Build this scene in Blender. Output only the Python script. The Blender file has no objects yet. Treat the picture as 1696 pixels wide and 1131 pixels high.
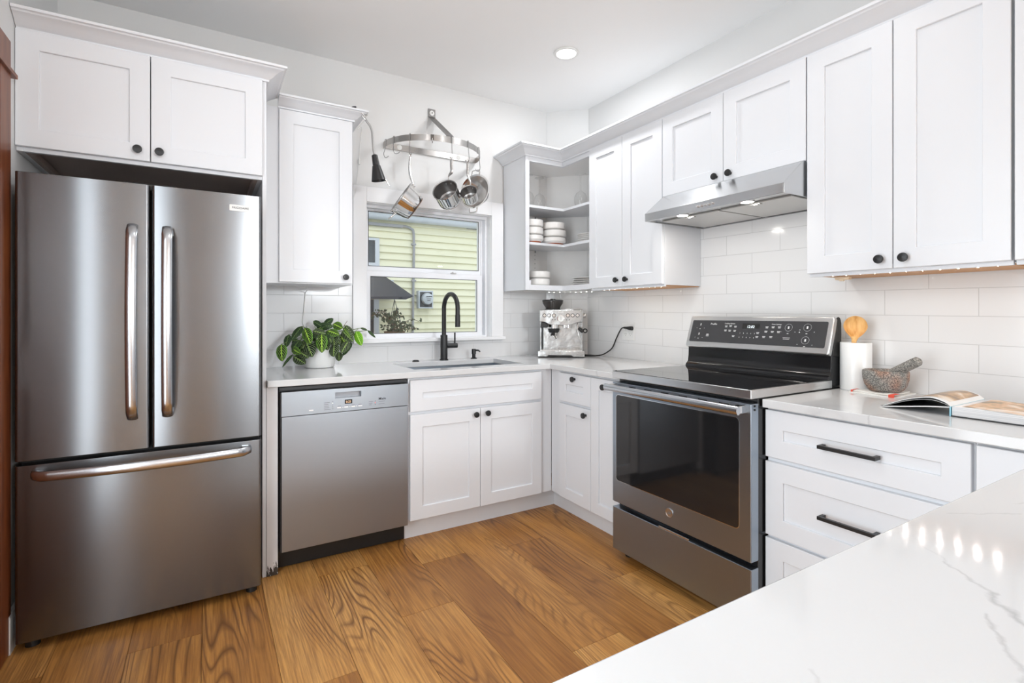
import bpy, math, random
from mathutils import Vector, Matrix
random.seed(7)
D = bpy.data
SC = bpy.context.scene
COL = SC.collection
PI = math.pi

# ------------------------------------------------------------------ camera
cam_d = D.cameras.new('camera')
cam = D.objects.new('camera', cam_d)
COL.objects.link(cam)
cam.location = (-0.2178, -3.206, 1.2085)
cam.rotation_euler = (PI / 2, 0, -math.radians(30.8832))
cam_d.sensor_width = 36
cam_d.lens = 844.6956 / 1696 * 36
cam_d.shift_y = -(565.5 - 520.4542) / 1696
cam_d.clip_start = 0.02
SC.camera = cam

# ------------------------------------------------------------------ world, light, exposure
w = D.worlds.new('world'); SC.world = w; w.use_nodes = True
bg = w.node_tree.nodes['Background']
bg.inputs['Color'].default_value = (0.88, 0.95, 1.0, 1)
bg.inputs['Strength'].default_value = 1.5
SC.view_settings.view_transform = 'Standard'
SC.view_settings.look = 'None'
SC.view_settings.exposure = 0.10
SC.view_settings.gamma = 1.0

def area(name, loc, rot, sx, sy, power, col=(1, 1, 1), shape='RECTANGLE'):
    l = D.lights.new(name, 'AREA'); l.shape = shape; l.size = sx; l.size_y = sy
    l.energy = power; l.color = col
    o = D.objects.new(name, l); COL.objects.link(o); o.location = loc; o.rotation_euler = rot
    return o
# added fill light at an unseen glazed door put into the left wall
area('door_fill', (-0.825, -2.35, 1.25), (PI / 2, 0, -PI / 2), 1.0, 2.1, 39, (0.88, 0.95, 1.0))
# added fill light in front of the far wall, behind the camera
area('back_fill', (1.6, -10.8, 1.3), (PI / 2, 0, 0), 1.5, 2.0, 14, (0.88, 0.95, 1.0))
DOWNLIGHTS = [(1.60, -0.79), (0.25, -1.70), (1.20, -1.95), (-2.4, -6.5), (1.9, -7.2)]  # only the first is in view; the others are added for fill
for (x, y) in DOWNLIGHTS:
    area('downlight', (x, y, 2.738), (0, 0, 0), 0.13, 0.13, 7.5 if y > -1 else (2.0 if y > -3 else 14.0), (0.97, 0.98, 1.0), 'DISK')

# unseen fill light standing in for a dining pendant, set far back for evenness
pl_ = D.lights.new('pendant_fill', 'POINT'); pl_.energy = 330; pl_.shadow_soft_size = 0.25; pl_.color = (0.92, 0.97, 1.0)
po_ = D.objects.new('pendant_fill', pl_); COL.objects.link(po_); po_.location = (1.80, -8.0, 2.05)

# ------------------------------------------------------------------ materials
def mat(name, col, rough=0.5, metal=0.0, spec=0.5, emit=None, es=0.0, coat=0.0):
    m = D.materials.new(name); m.use_nodes = True
    b = m.node_tree.nodes['Principled BSDF']
    b.inputs['Base Color'].default_value = (*col, 1)
    b.inputs['Roughness'].default_value = rough
    b.inputs['Metallic'].default_value = metal
    b.inputs['Specular IOR Level'].default_value = spec
    b.inputs['Coat Weight'].default_value = coat
    if emit:
        b.inputs['Emission Color'].default_value = (*emit, 1)
        b.inputs['Emission Strength'].default_value = es
    return m

class N:
    """small node helper on a material"""
    def __init__(s, m):
        s.t = m.node_tree; s.b = s.t.nodes['Principled BSDF']
    def add(s, typ, **kw):
        n = s.t.nodes.new(typ)
        for k, v in kw.items(): setattr(n, k, v)
        return n
    def link(s, a, b): s.t.links.new(a, b)
    def val(s, sock, v):
        if hasattr(v, 'node'): s.link(v, sock)
        else: sock.default_value = v
    def math(s, op, a, b=None, c=None):
        n = s.add('ShaderNodeMath', operation=op)
        s.val(n.inputs[0], a)
        if b is not None: s.val(n.inputs[1], b)
        if c is not None: s.val(n.inputs[2], c)
        return n.outputs[0]
    def ramp(s, fac, stops):
        n = s.add('ShaderNodeValToRGB')
        e = n.color_ramp.elements
        while len(e) < len(stops): e.new(0.5)
        for i, (p, c) in enumerate(stops):
            e[i].position = p; e[i].color = (*c, 1) if len(c) == 3 else c
        s.link(fac, n.inputs[0])
        return n.outputs[0]
    def noise(s, vec, scale, detail=3, rough=0.5, dist=0.0):
        n = s.add('ShaderNodeTexNoise')
        n.inputs['Scale'].default_value = scale; n.inputs['Detail'].default_value = detail
        n.inputs['Roughness'].default_value = rough; n.inputs['Distortion'].default_value = dist
        if vec is not None: s.link(vec, n.inputs['Vector'])
        return n.outputs[0]
    def mapping(s, vec, scale=(1, 1, 1), loc=(0, 0, 0), rot=(0, 0, 0)):
        n = s.add('ShaderNodeMapping')
        n.inputs['Scale'].default_value = scale; n.inputs['Location'].default_value = loc
        n.inputs['Rotation'].default_value = rot
        s.link(vec, n.inputs['Vector'])
        return n.outputs[0]
    def obj(s): return s.add('ShaderNodeTexCoord').outputs['Object']
    def pos(s): return s.add('ShaderNodeNewGeometry').outputs['Position']
    def mix(s, fac, a, b):
        n = s.add('ShaderNodeMix', data_type='RGBA')
        s.val(n.inputs[0], fac)
        for sock, v in ((n.inputs[6], a), (n.inputs[7], b)):
            if hasattr(v, 'node'): s.link(v, sock)
            else: sock.default_value = (*v, 1)
        return n.outputs[2]
    def bump(s, h, strength=0.2, dist=0.002):
        n = s.add('ShaderNodeBump')
        n.inputs['Strength'].default_value = strength; n.inputs['Distance'].default_value = dist
        s.link(h, n.inputs['Height']); s.link(n.outputs[0], s.b.inputs['Normal'])

M = {}
M['wall'] = mat('wall_paint', (0.75, 0.75, 0.745), 0.6)
M['ceil'] = mat('ceiling_paint', (0.93, 0.93, 0.925), 0.75)
M['cab'] = mat('white_cabinet_paint', (0.77, 0.785, 0.815), 0.34)
M['cabin'] = mat('cabinet_interior', (0.83, 0.82, 0.805), 0.45)
M['gap'] = mat('cabinet_carcass', (0.62, 0.62, 0.63), 0.5)
M['trimw'] = mat('white_trim_paint', (0.83, 0.83, 0.84), 0.35)
M['vinyl'] = mat('white_vinyl', (0.84, 0.85, 0.88), 0.3)
M['black'] = mat('black_metal', (0.012, 0.012, 0.013), 0.38, 0.0)
M['blackgloss'] = mat('black_enamel', (0.010, 0.010, 0.011), 0.16)
M['blackplastic'] = mat('black_plastic', (0.012, 0.012, 0.012), 0.45)
M['dark'] = mat('dark_recess', (0.006, 0.006, 0.006), 0.6)
M['ceram'] = mat('white_ceramic', (0.80, 0.80, 0.79), 0.32)
M['bowl'] = mat('white_stoneware', (0.80, 0.785, 0.76), 0.3)
M['terra'] = mat('raw_terracotta', (0.38, 0.10, 0.045), 0.8)
M['chrome'] = mat('polished_steel', (0.78, 0.77, 0.76), 0.07, 1.0)
M['chrome2'] = mat('satin_steel', (0.62, 0.61, 0.60), 0.25, 1.0)
M['panin'] = mat('brushed_pan_inside', (0.36, 0.35, 0.345), 0.36, 1.0)
M['copper'] = mat('copper_band', (0.36, 0.26, 0.22), 0.3, 1.0)
M['white'] = mat('white_plastic', (0.82, 0.82, 0.80), 0.4)
M['mark'] = mat('white_print', (0.75, 0.75, 0.75), 0.5)
M['greymark'] = mat('grey_print', (0.16, 0.16, 0.17), 0.5)
M['ink'] = mat('black_print', (0.01, 0.01, 0.012), 0.5)
M['soil'] = mat('dark_soil', (0.03, 0.02, 0.014), 0.95)
M['stem'] = mat('green_stem', (0.12, 0.20, 0.05), 0.5)
M['twig'] = mat('brown_stem', (0.16, 0.09, 0.05), 0.6)
M['orangewood'] = mat('bare_birch_plywood', (0.62, 0.31, 0.12), 0.5)
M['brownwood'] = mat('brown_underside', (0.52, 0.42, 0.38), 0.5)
M['lamp'] = mat('lamp_glow', (1, 1, 1), 0.5, emit=(1.0, 0.98, 0.95), es=7.0)
M['hoodlamp'] = mat('hood_lamp_glow', (1, 1, 1), 0.5, emit=(1.0, 0.96, 0.9), es=22.0)
M['led'] = mat('led_glow', (1, 1, 1), 0.5, emit=(1.0, 0.95, 0.86), es=330.0)
M['display'] = mat('display_glow', (0, 0, 0), 0.5, emit=(0.9, 0.97, 1.0), es=1.6)
M['redled'] = mat('red_indicator', (0.3, 0.02, 0.02), 0.5, emit=(1.0, 0.15, 0.12), es=1.0)
M['amber'] = mat('amber_digits', (0.3, 0.1, 0.02), 0.5, emit=(1.0, 0.75, 0.5), es=0.9)
M['spot'] = mat('white_indicator', (0.9, 0.9, 0.85), 0.5, emit=(1.0, 1.0, 0.85), es=0.8)
M['fabric'] = mat('white_linen', (0.80, 0.79, 0.76), 0.9)
M['red'] = mat('red_stripe', (0.75, 0.10, 0.06), 0.9)
M['cover'] = mat('white_book_cover', (0.78, 0.78, 0.77), 0.3)
M['coverin'] = mat('black_endpaper', (0.015, 0.015, 0.016), 0.45)
M['blue'] = mat('pale_blue_spine', (0.26, 0.52, 0.62), 0.4)
M['outletw'] = mat('white_outlet_plastic', (0.80, 0.80, 0.79), 0.35)
M['dgrey'] = mat('dark_grey_metal', (0.05, 0.05, 0.055), 0.5)
M['gutter'] = mat('pale_blue_grey_gutter', (0.58, 0.61, 0.66), 0.4)
M['conduit'] = mat('grey_conduit', (0.34, 0.34, 0.36), 0.5)
M['awning'] = mat('dark_shingle', (0.035, 0.035, 0.045), 0.85)
M['vine'] = mat('olive_vine_leaf', (0.06, 0.075, 0.03), 0.6)
M['winglass'] = mat('dark_window_glass', (0.02, 0.035, 0.05), 0.08)
M['ground'] = mat('gravel_ground', (0.25, 0.24, 0.22), 0.9)
M['plate'] = mat('grey_rim_plate', (0.66, 0.65, 0.63), 0.35)

def steel(name, col, rough, aniso=0.6, streak=0.03, spots=0.0):
    m = mat(name, col, rough, 1.0); n = N(m)
    tg = n.add('ShaderNodeTangent', direction_type='RADIAL', axis='Z')
    n.link(tg.outputs[0], n.b.inputs['Tangent'])
    n.b.inputs['Anisotropic'].default_value = aniso
    n.b.inputs['Anisotropic Rotation'].default_value = 0.25
    v = n.mapping(n.obj(), (2, 2, 300))
    h = n.noise(v, 1.0, 4, 0.6)
    n.link(n.math('ADD', n.math('MULTIPLY', h, streak), rough - streak / 2), n.b.inputs['Roughness'])
    return m
M['fridge'] = steel('dark_brushed_steel', (0.215, 0.222, 0.232), 0.27, 0.75, 0.004)
M['steel'] = steel('brushed_steel', (0.355, 0.405, 0.465), 0.34, 0.6)
M['console'] = steel('bright_brushed_steel', (0.66, 0.66, 0.66), 0.28, 0.5)
M['rack'] = steel('rack_band_steel', (0.50, 0.485, 0.47), 0.26, 0.5)
M['hookm'] = mat('grey_hook_steel', (0.26, 0.255, 0.25), 0.32, 1.0)
M['dwsteel'] = steel('satin_dishwasher_steel', (0.365, 0.395, 0.43), 0.36, 0.5)
M['hoodsteel'] = steel('hood_steel', (0.60, 0.61, 0.62), 0.24, 0.6)
M['handle'] = mat('satin_handle_steel', (0.58, 0.60, 0.63), 0.24, 1.0)

# tiles: white glazed running bond, set slightly off level along the right wall
def tile_mat(name, axis, u0, z0, slope=0.0):
    m = mat(name, (0.78, 0.78, 0.785), 0.13); n = N(m)
    s = n.add('ShaderNodeSeparateXYZ'); n.link(n.pos(), s.inputs[0])
    a = s.outputs[axis]
    u = n.math('SUBTRACT', a, u0) if axis == 0 else n.math('MULTIPLY_ADD', a, -1.0, u0)
    z = n.math('SUBTRACT', s.outputs[2], z0)
    if slope: z = n.math('SUBTRACT', z, n.math('MULTIPLY', a, slope))
    c = n.add('ShaderNodeCombineXYZ'); n.link(u, c.inputs[0]); n.link(z, c.inputs[1])
    b = n.add('ShaderNodeTexBrick')
    b.offset = 0.5; b.offset_frequency = 2; b.squash = 1.0
    for k, v in (('Scale', 1.0), ('Mortar Size', 0.0013), ('Mortar Smooth', 0.3), ('Bias', 0.0), ('Brick Width', 0.3052), ('Row Height', 0.1058)):
        b.inputs[k].default_value = v
    b.inputs['Color1'].default_value = (0.775, 0.775, 0.78, 1)
    b.inputs['Color2'].default_value = (0.79, 0.79, 0.795, 1)
    b.inputs['Mortar'].default_value = (0.56, 0.56, 0.56, 1)
    n.link(c.outputs[0], b.inputs['Vector'])
    n.link(b.outputs['Color'], n.b.inputs['Base Color'])
    inv = n.math('SUBTRACT', 1.0, b.outputs['Fac'])
    wob = n.noise(n.pos(), 9.0, 1)
    n.bump(n.math('ADD', inv, n.math('MULTIPLY', wob, 0.35)), 0.5, 0.0012)
    n.link(n.math('MULTIPLY_ADD', b.outputs['Fac'], 0.5, 0.13), n.b.inputs['Roughness'])
    return m
M['tileB'] = tile_mat('white_subway_tile_window_wall', 0, 0.1632 - 0.3052 * 6, 1.0043 - 0.1058 * 6)
M['tileR'] = tile_mat('white_subway_tile_range_wall', 1, -0.3355 + 0.3052 * 6 + 0.1526, 1.0175 - 0.1058 * 6 + 0.0034, 0.0128)

# quartz with a few soft grey veins
def quartz():
    m = mat('white_quartz', (0.83, 0.83, 0.83), 0.085); n = N(m)
    p = n.pos()
    warp = n.add('ShaderNodeVectorMath', operation='MULTIPLY_ADD')
    nz = n.add('ShaderNodeTexNoise'); nz.inputs['Scale'].default_value = 2.2; nz.inputs['Detail'].default_value = 5
    n.link(p, nz.inputs['Vector'])
    n.link(nz.outputs['Color'], warp.inputs[0]); warp.inputs[1].default_value = (0.5, 0.5, 0.3)
    n.link(p, warp.inputs[2])
    v = n.mapping(warp.outputs[0], (0.75, 1.15, 0.8), (0.37, 0.23, 0), (0, 0, 0.55))
    f = n.noise(v, 1.25, 1.5)
    d = n.math('ABSOLUTE', n.math('SUBTRACT', f, 0.5))
    line = n.ramp(d, [(0.0, (1, 1, 1)), (0.006, (0.55, 0.55, 0.55)), (0.022, (0, 0, 0))])
    mask = n.ramp(n.noise(p, 2.6, 2), [(0.44, (0, 0, 0)), (0.60, (1, 1, 1))])
    fac = n.math('MULTIPLY', n.math('MULTIPLY', line, mask), 0.5)
    # the stone's own long veins on the peninsula slab
    nz2 = n.add('ShaderNodeTexNoise'); nz2.inputs['Scale'].default_value = 34.0; nz2.inputs['Detail'].default_value = 3
    n.link(p, nz2.inputs['Vector'])
    wp = n.add('ShaderNodeVectorMath', operation='MULTIPLY_ADD')
    sb = n.add('ShaderNodeVectorMath', operation='SUBTRACT'); n.link(nz2.outputs['Color'], sb.inputs[0]); sb.inputs[1].default_value = (0.5, 0.5, 0.5)
    n.link(sb.outputs[0], wp.inputs[0]); wp.inputs[1].default_value = (0.028, 0.028, 0.0); n.link(p, wp.inputs[2])
    q = n.add('ShaderNodeSeparateXYZ'); n.link(wp.outputs[0], q.inputs[0])
    for (ax_, ay_, bx_, by_, w_, k_) in ((0.640, -2.880, 0.585, -2.945, 0.0016, 0.25), (0.596, -2.930, 0.550, -2.986, 0.0022, 0.55), (0.550, -2.986, 0.500, -3.027, 0.0030, 0.75), (0.500, -3.027, 0.420, -3.110, 0.0022, 0.5),
                                     (0.494, -3.000, 0.443, -3.028, 0.0024, 0.6), (0.443, -3.028, 0.380, -3.062, 0.0022, 0.5), (0.802, -2.863, 0.900, -2.925, 0.0022, 0.35), (0.95, -2.90, 1.20, -3.05, 0.002, 0.3), (0.25, -2.95, 0.12, -3.10, 0.002, 0.3), (1.70, -2.46, 1.575, -2.40, 0.0022, 0.5)):
        lx, ly = bx_ - ax_, by_ - ay_; l2 = lx * lx + ly * ly
        dx = n.math('SUBTRACT', q.outputs[0], ax_); dy = n.math('SUBTRACT', q.outputs[1], ay_)
        tt = n.math('ADD', n.math('MULTIPLY', dx, lx / l2), n.math('MULTIPLY', dy, ly / l2))
        tc_ = n.math('MINIMUM', n.math('MAXIMUM', tt, 0.0), 1.0)
        ex_ = n.math('SUBTRACT', dx, n.math('MULTIPLY', tc_, lx)); ey_ = n.math('SUBTRACT', dy, n.math('MULTIPLY', tc_, ly))
        dd_ = n.math('SQRT', n.math('ADD', n.math('MULTIPLY', ex_, ex_), n.math('MULTIPLY', ey_, ey_)))
        sg_ = n.math('MULTIPLY', n.math('SUBTRACT', 1.0, n.math('MINIMUM', n.math('DIVIDE', dd_, w_ * 1.6), 1.0)), k_)
        fac = n.math('MAXIMUM', fac, sg_)
    cloud = n.mix(n.noise(p, 1.6, 4), (0.655, 0.66, 0.67), (0.69, 0.695, 0.70))
    n.link(n.mix(fac, cloud, (0.42, 0.42, 0.43)), n.b.inputs['Base Color'])
    return m
M['quartz'] = quartz()

# wood plank floor (UV = metres within a plank, colour attribute = plank random)
def wood_floor():
    m = mat('oak_plank_floor', (0.4, 0.2, 0.08), 0.3); n = N(m)
    uv = n.add('ShaderNodeUVMap').outputs[0]
    at = n.add('ShaderNodeAttribute'); at.attribute_name = 'plank'
    r = n.add('ShaderNodeSeparateColor'); n.link(at.outputs['Color'], r.inputs[0])
    c = n.add('ShaderNodeSeparateXYZ'); n.link(uv, c.inputs[0])
    seed = n.math('MULTIPLY', r.outputs[0], 37.0)
    cc = n.add('ShaderNodeCombineXYZ')
    n.link(c.outputs[0], cc.inputs[0]); n.link(n.math('MULTIPLY', c.outputs[1], 0.105), cc.inputs[1]); n.link(seed, cc.inputs[2])
    base = n.noise(cc.outputs[0], 5.6, 1.4, 0.45, 0.25)
    rings = n.math('FRACT', n.math('MULTIPLY', base, 30.0))
    tri = n.math('ABSOLUTE', n.math('SUBTRACT', rings, 0.62))
    cath = n.ramp(tri, [(0.0, (1, 1, 1)), (0.10, (0.6, 0.6, 0.6)), (0.27, (0, 0, 0))])
    # cathedral figure comes and goes along each plank
    cm = n.add('ShaderNodeCombineXYZ')
    n.link(c.outputs[0], cm.inputs[0]); n.link(n.math('MULTIPLY', c.outputs[1], 0.5), cm.inputs[1]); n.link(n.math('ADD', seed, 5.0), cm.inputs[2])
    figmask = n.ramp(n.noise(cm.outputs[0], 3.6, 1.5), [(0.44, (0.06, 0.06, 0.06)), (0.60, (1, 1, 1))])
    cf = n.add('ShaderNodeCombineXYZ')
    n.link(n.math('MULTIPLY', c.outputs[0], 34.0), cf.inputs[0]); n.link(c.outputs[1], cf.inputs[1]); n.link(seed, cf.inputs[2])
    fine = n.noise(cf.outputs[0], 4.0, 5, 0.65)
    cg = n.add('ShaderNodeCombineXYZ')
    n.link(n.math('MULTIPLY', c.outputs[0], 4.0), cg.inputs[0]); n.link(n.math('MULTIPLY', c.outputs[1], 0.7), cg.inputs[1]); n.link(n.math('ADD', seed, 9.0), cg.inputs[2])
    tone = n.noise(cg.outputs[0], 2.4, 3)
    col = n.ramp(n.math('ADD', n.math('MULTIPLY', tone, 0.62), n.math('MULTIPLY', r.outputs[1], 0.36)),
                 [(0.25, (0.33, 0.135, 0.030)), (0.50, (0.51, 0.235, 0.058)), (0.76, (0.70, 0.37, 0.115))])
    col = n.mix(n.math('MULTIPLY', n.math('MULTIPLY', cath, figmask), 0.85), col, (0.11, 0.040, 0.013))
    fm = n.ramp(fine, [(0.38, (1, 1, 1)), (0.62, (0, 0, 0))])
    col = n.mix(n.math('MULTIPLY', fm, 0.6), col, (0.18, 0.068, 0.020))
    n.b.inputs['Specular IOR Level'].default_value = 0.3
    n.link(col, n.b.inputs['Base Color'])
    n.link(n.math('MULTIPLY_ADD', fine, 0.2, 0.24), n.b.inputs['Roughness'])
    n.bump(fine, 0.10, 0.001)
    return m
M['floor'] = wood_floor()

def cherry():
    m = mat('stained_cherry_wood', (0.2, 0.06, 0.02), 0.35); n = N(m)
    f = n.noise(n.mapping(n.pos(), (14, 14, 1.2)), 3.0, 4)
    n.link(n.ramp(f, [(0.3, (0.15, 0.036, 0.012)), (0.7, (0.27, 0.082, 0.026))]), n.b.inputs['Base Color'])
    return m
M['cherry'] = cherry()

def chipped():
    m = mat('chipped_white_paint', (0.79, 0.79, 0.805), 0.4); n = N(m)
    s = n.add('ShaderNodeSeparateXYZ'); n.link(n.pos(), s.inputs[0])
    f = n.noise(n.mapping(n.pos(), (110, 110, 26)), 1.0, 3)
    lim = n.math('SUBTRACT', 0.72, n.math('MULTIPLY', s.outputs[2], 4.6))
    fac = n.math('LESS_THAN', n.math('ADD', n.math('SUBTRACT', 1.0, f), 0.02), n.math('MULTIPLY', lim, 0.85))
    n.link(n.mix(fac, (0.79, 0.79, 0.805), (0.05, 0.045, 0.04)), n.b.inputs['Base Color'])
    return m
M['chip'] = chipped()

def granite(name, tint):
    m = mat(name, (0.3, 0.3, 0.3), 0.75); n = N(m)
    p = n.obj()
    f = n.noise(p, 230.0, 3, 0.7)
    col = n.ramp(f, [(0.34, (0.03, 0.03, 0.03)), (0.44, (0.15, 0.145, 0.135)), (0.56, (0.30, 0.285, 0.26)), (0.70, (0.50, 0.47, 0.42))])
    if tint:
        t = n.ramp(n.noise(p, 13.0, 2), [(0.40, (0, 0, 0)), (0.58, (1, 1, 1))])
        mul = n.add('ShaderNodeMix', data_type='RGBA', blend_type='MULTIPLY')
        mul.inputs[0].default_value = 1.0
        n.link(col, mul.inputs[6]); mul.inputs[7].default_value = (1.30, 0.72, 0.52, 1)
        col = n.mix(n.math('MULTIPLY', t, 0.75), col, mul.outputs[2])
    n.link(col, n.b.inputs['Base Color'])
    n.bump(f, 0.5, 0.001)
    return m
M['mortar'] = granite('speckled_red_granite', True)
M['pestle'] = granite('speckled_grey_granite', False)

def spoonwood():
    m = mat('golden_olive_wood', (0.62, 0.33, 0.10), 0.5); n = N(m)
    f = n.noise(n.mapping(n.obj(), (60, 60, 9)), 1.0, 3)
    n.link(n.ramp(f, [(0.35, (0.55, 0.25, 0.06)), (0.65, (0.75, 0.45, 0.17))]), n.b.inputs['Base Color'])
    return m
M['spoon'] = spoonwood()

def foodphoto(name, seed, warm):
    m = mat(name, (0.4, 0.3, 0.2), 0.3); n = N(m)
    p = n.mapping(n.obj(), (1, 1, 1), (seed, 0, 0))
    f = n.noise(p, 11.0, 4, 0.55, 0.8)
    if warm:
        st = [(0.36, (0.20, 0.12, 0.05)), (0.46, (0.42, 0.28, 0.13)), (0.55, (0.72, 0.42, 0.20)), (0.64, (0.82, 0.70, 0.60))]
    else:
        st = [(0.38, (0.12, 0.105, 0.10)), (0.48, (0.30, 0.17, 0.07)), (0.56, (0.52, 0.32, 0.15)), (0.66, (0.75, 0.66, 0.56))]
    n.link(n.ramp(f, st), n.b.inputs['Base Color'])
    return m
M['photoA'] = foodphoto('printed_food_photo', 3.1, False)
M['photoB'] = foodphoto('printed_food_photo_warm', 9.7, True)

def pageedges():
    m = mat('paper_page_edges', (0.72, 0.72, 0.73), 0.8); n = N(m)
    f = n.noise(n.mapping(n.obj(), (2, 2, 700)), 1.0, 2)
    n.link(n.ramp(f, [(0.3, (0.50, 0.51, 0.54)), (0.6, (0.80, 0.80, 0.80))]), n.b.inputs['Base Color'])
    return m
M['pages'] = pageedges()

def leafmat(name, dark, mid, vein, rib):
    m = mat(name, dark, 0.38); n = N(m)
    uv = n.add('ShaderNodeUVMap').outputs[0]
    c = n.add('ShaderNodeSeparateXYZ'); n.link(uv, c.inputs[0])
    au = n.math('ABSOLUTE', n.math('MULTIPLY', n.math('SUBTRACT', c.outputs[0], 0.5), 2.0))   # 0 rib .. 1 edge
    v = c.outputs[1]
    ph = n.math('SUBTRACT', n.math('MULTIPLY', v, 6.0), n.math('MULTIPLY', n.math('POWER', au, 1.35), 2.6))
    fr = n.math('ABSOLUTE', n.math('SUBTRACT', n.math('FRACT', ph), 0.5))      # .5 at vein
    veinf = n.ramp(fr, [(0.35, (0, 0, 0)), (0.43, (1, 1, 1))])
    blot = n.math('SUBTRACT', 1.0, n.math('ABSOLUTE', n.math('SUBTRACT', n.math('MULTIPLY', au, 2.2), 0.95)))
    bl = n.ramp(n.math('MULTIPLY', blot, n.math('SUBTRACT', 1.0, veinf)), [(0.10, (0, 0, 0)), (0.45, (1, 1, 1))])
    col = n.mix(bl, mid, dark)
    col = n.mix(n.math('MULTIPLY', veinf, 0.95), col, vein)
    ribw = n.math('MULTIPLY_ADD', n.math('SINE', n.math('MULTIPLY', v, 56.0)), 0.045, 0.095)
    ribf = n.math('LESS_THAN', au, ribw)
    col = n.mix(ribf, col, rib)
    n.link(col, n.b.inputs['Base Color'])
    n.b.inputs['Specular IOR Level'].default_value = 0.25; n.b.inputs['Roughness'].default_value = 0.5
    return m
M['leafA'] = leafmat('bright_prayer_plant_leaf', (0.004, 0.014, 0.003), (0.065, 0.19, 0.015), (0.30, 0.50, 0.10), (0.40, 0.62, 0.07))
M['leafB'] = leafmat('dark_prayer_plant_leaf', (0.004, 0.009, 0.004), (0.012, 0.030, 0.009), (0.33, 0.43, 0.22), (0.30, 0.44, 0.12))
M['leafC'] = leafmat('lime_prayer_plant_leaf', (0.11, 0.31, 0.012), (0.19, 0.47, 0.02), (0.32, 0.62, 0.06), (0.48, 0.72, 0.16))
M['leafD'] = leafmat('plain_prayer_plant_leaf', (0.016, 0.036, 0.012), (0.030, 0.065, 0.02), (0.09, 0.15, 0.07), (0.12, 0.2, 0.06))

def siding():
    m = mat('pale_yellow_siding', (0.72, 0.73, 0.52), 0.6); n = N(m)
    f = n.noise(n.mapping(n.pos(), (1, 1, 18)), 2.0, 3)
    n.link(n.mix(f, (0.80, 0.77, 0.56), (0.86, 0.83, 0.64)), n.b.inputs['Base Color'])
    return m
M['siding'] = siding()

def clear(name, ior, tint, base=0.0):
    m = D.materials.new(name); m.use_nodes = True
    t = m.node_tree; t.nodes.remove(t.nodes['Principled BSDF'])
    out = t.nodes['Material Output']
    tr = t.nodes.new('ShaderNodeBsdfTransparent'); tr.inputs[0].default_value = (*tint, 1)
    gl = t.nodes.new('ShaderNodeBsdfGlossy'); gl.inputs['Roughness'].default_value = 0.02
    lw_ = t.nodes.new('ShaderNodeLayerWeight'); lw_.inputs[0].default_value = 0.5
    pw = t.nodes.new('ShaderNodeMath'); pw.operation = 'POWER'; pw.inputs[1].default_value = ior
    ad = t.nodes.new('ShaderNodeMath'); ad.operation = 'MULTIPLY_ADD'; ad.inputs[1].default_value = 0.7; ad.inputs[2].default_value = 0.035 + base
    mx = t.nodes.new('ShaderNodeMixShader')
    t.links.new(lw_.outputs['Facing'], pw.inputs[0]); t.links.new(pw.outputs[0], ad.inputs[0]); t.links.new(ad.outputs[0], mx.inputs[0])
    t.links.new(tr.outputs[0], mx.inputs[1]); t.links.new(gl.outputs[0], mx.inputs[2])
    t.links.new(mx.outputs[0], out.inputs[0])
    return m
M['pane'] = clear('window_glass', 5.0, (0.97, 0.985, 0.98))
M['glass'] = clear('wine_glass', 2.6, (0.975, 0.975, 0.97), 0.02)
M['smoke'] = clear('smoked_plastic', 4.0, (0.75, 0.75, 0.75), 0.05)
M['ovenglass'] = mat('black_oven_glass', (0.012, 0.012, 0.013), 0.06, 0.0, 0.6)
M['cookglass'] = mat('black_ceramic_glass', (0.010, 0.010, 0.011), 0.05, 0.0, 0.7)
M['ctrl'] = mat('charcoal_control_glass', (0.045, 0.045, 0.048), 0.25)

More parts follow.
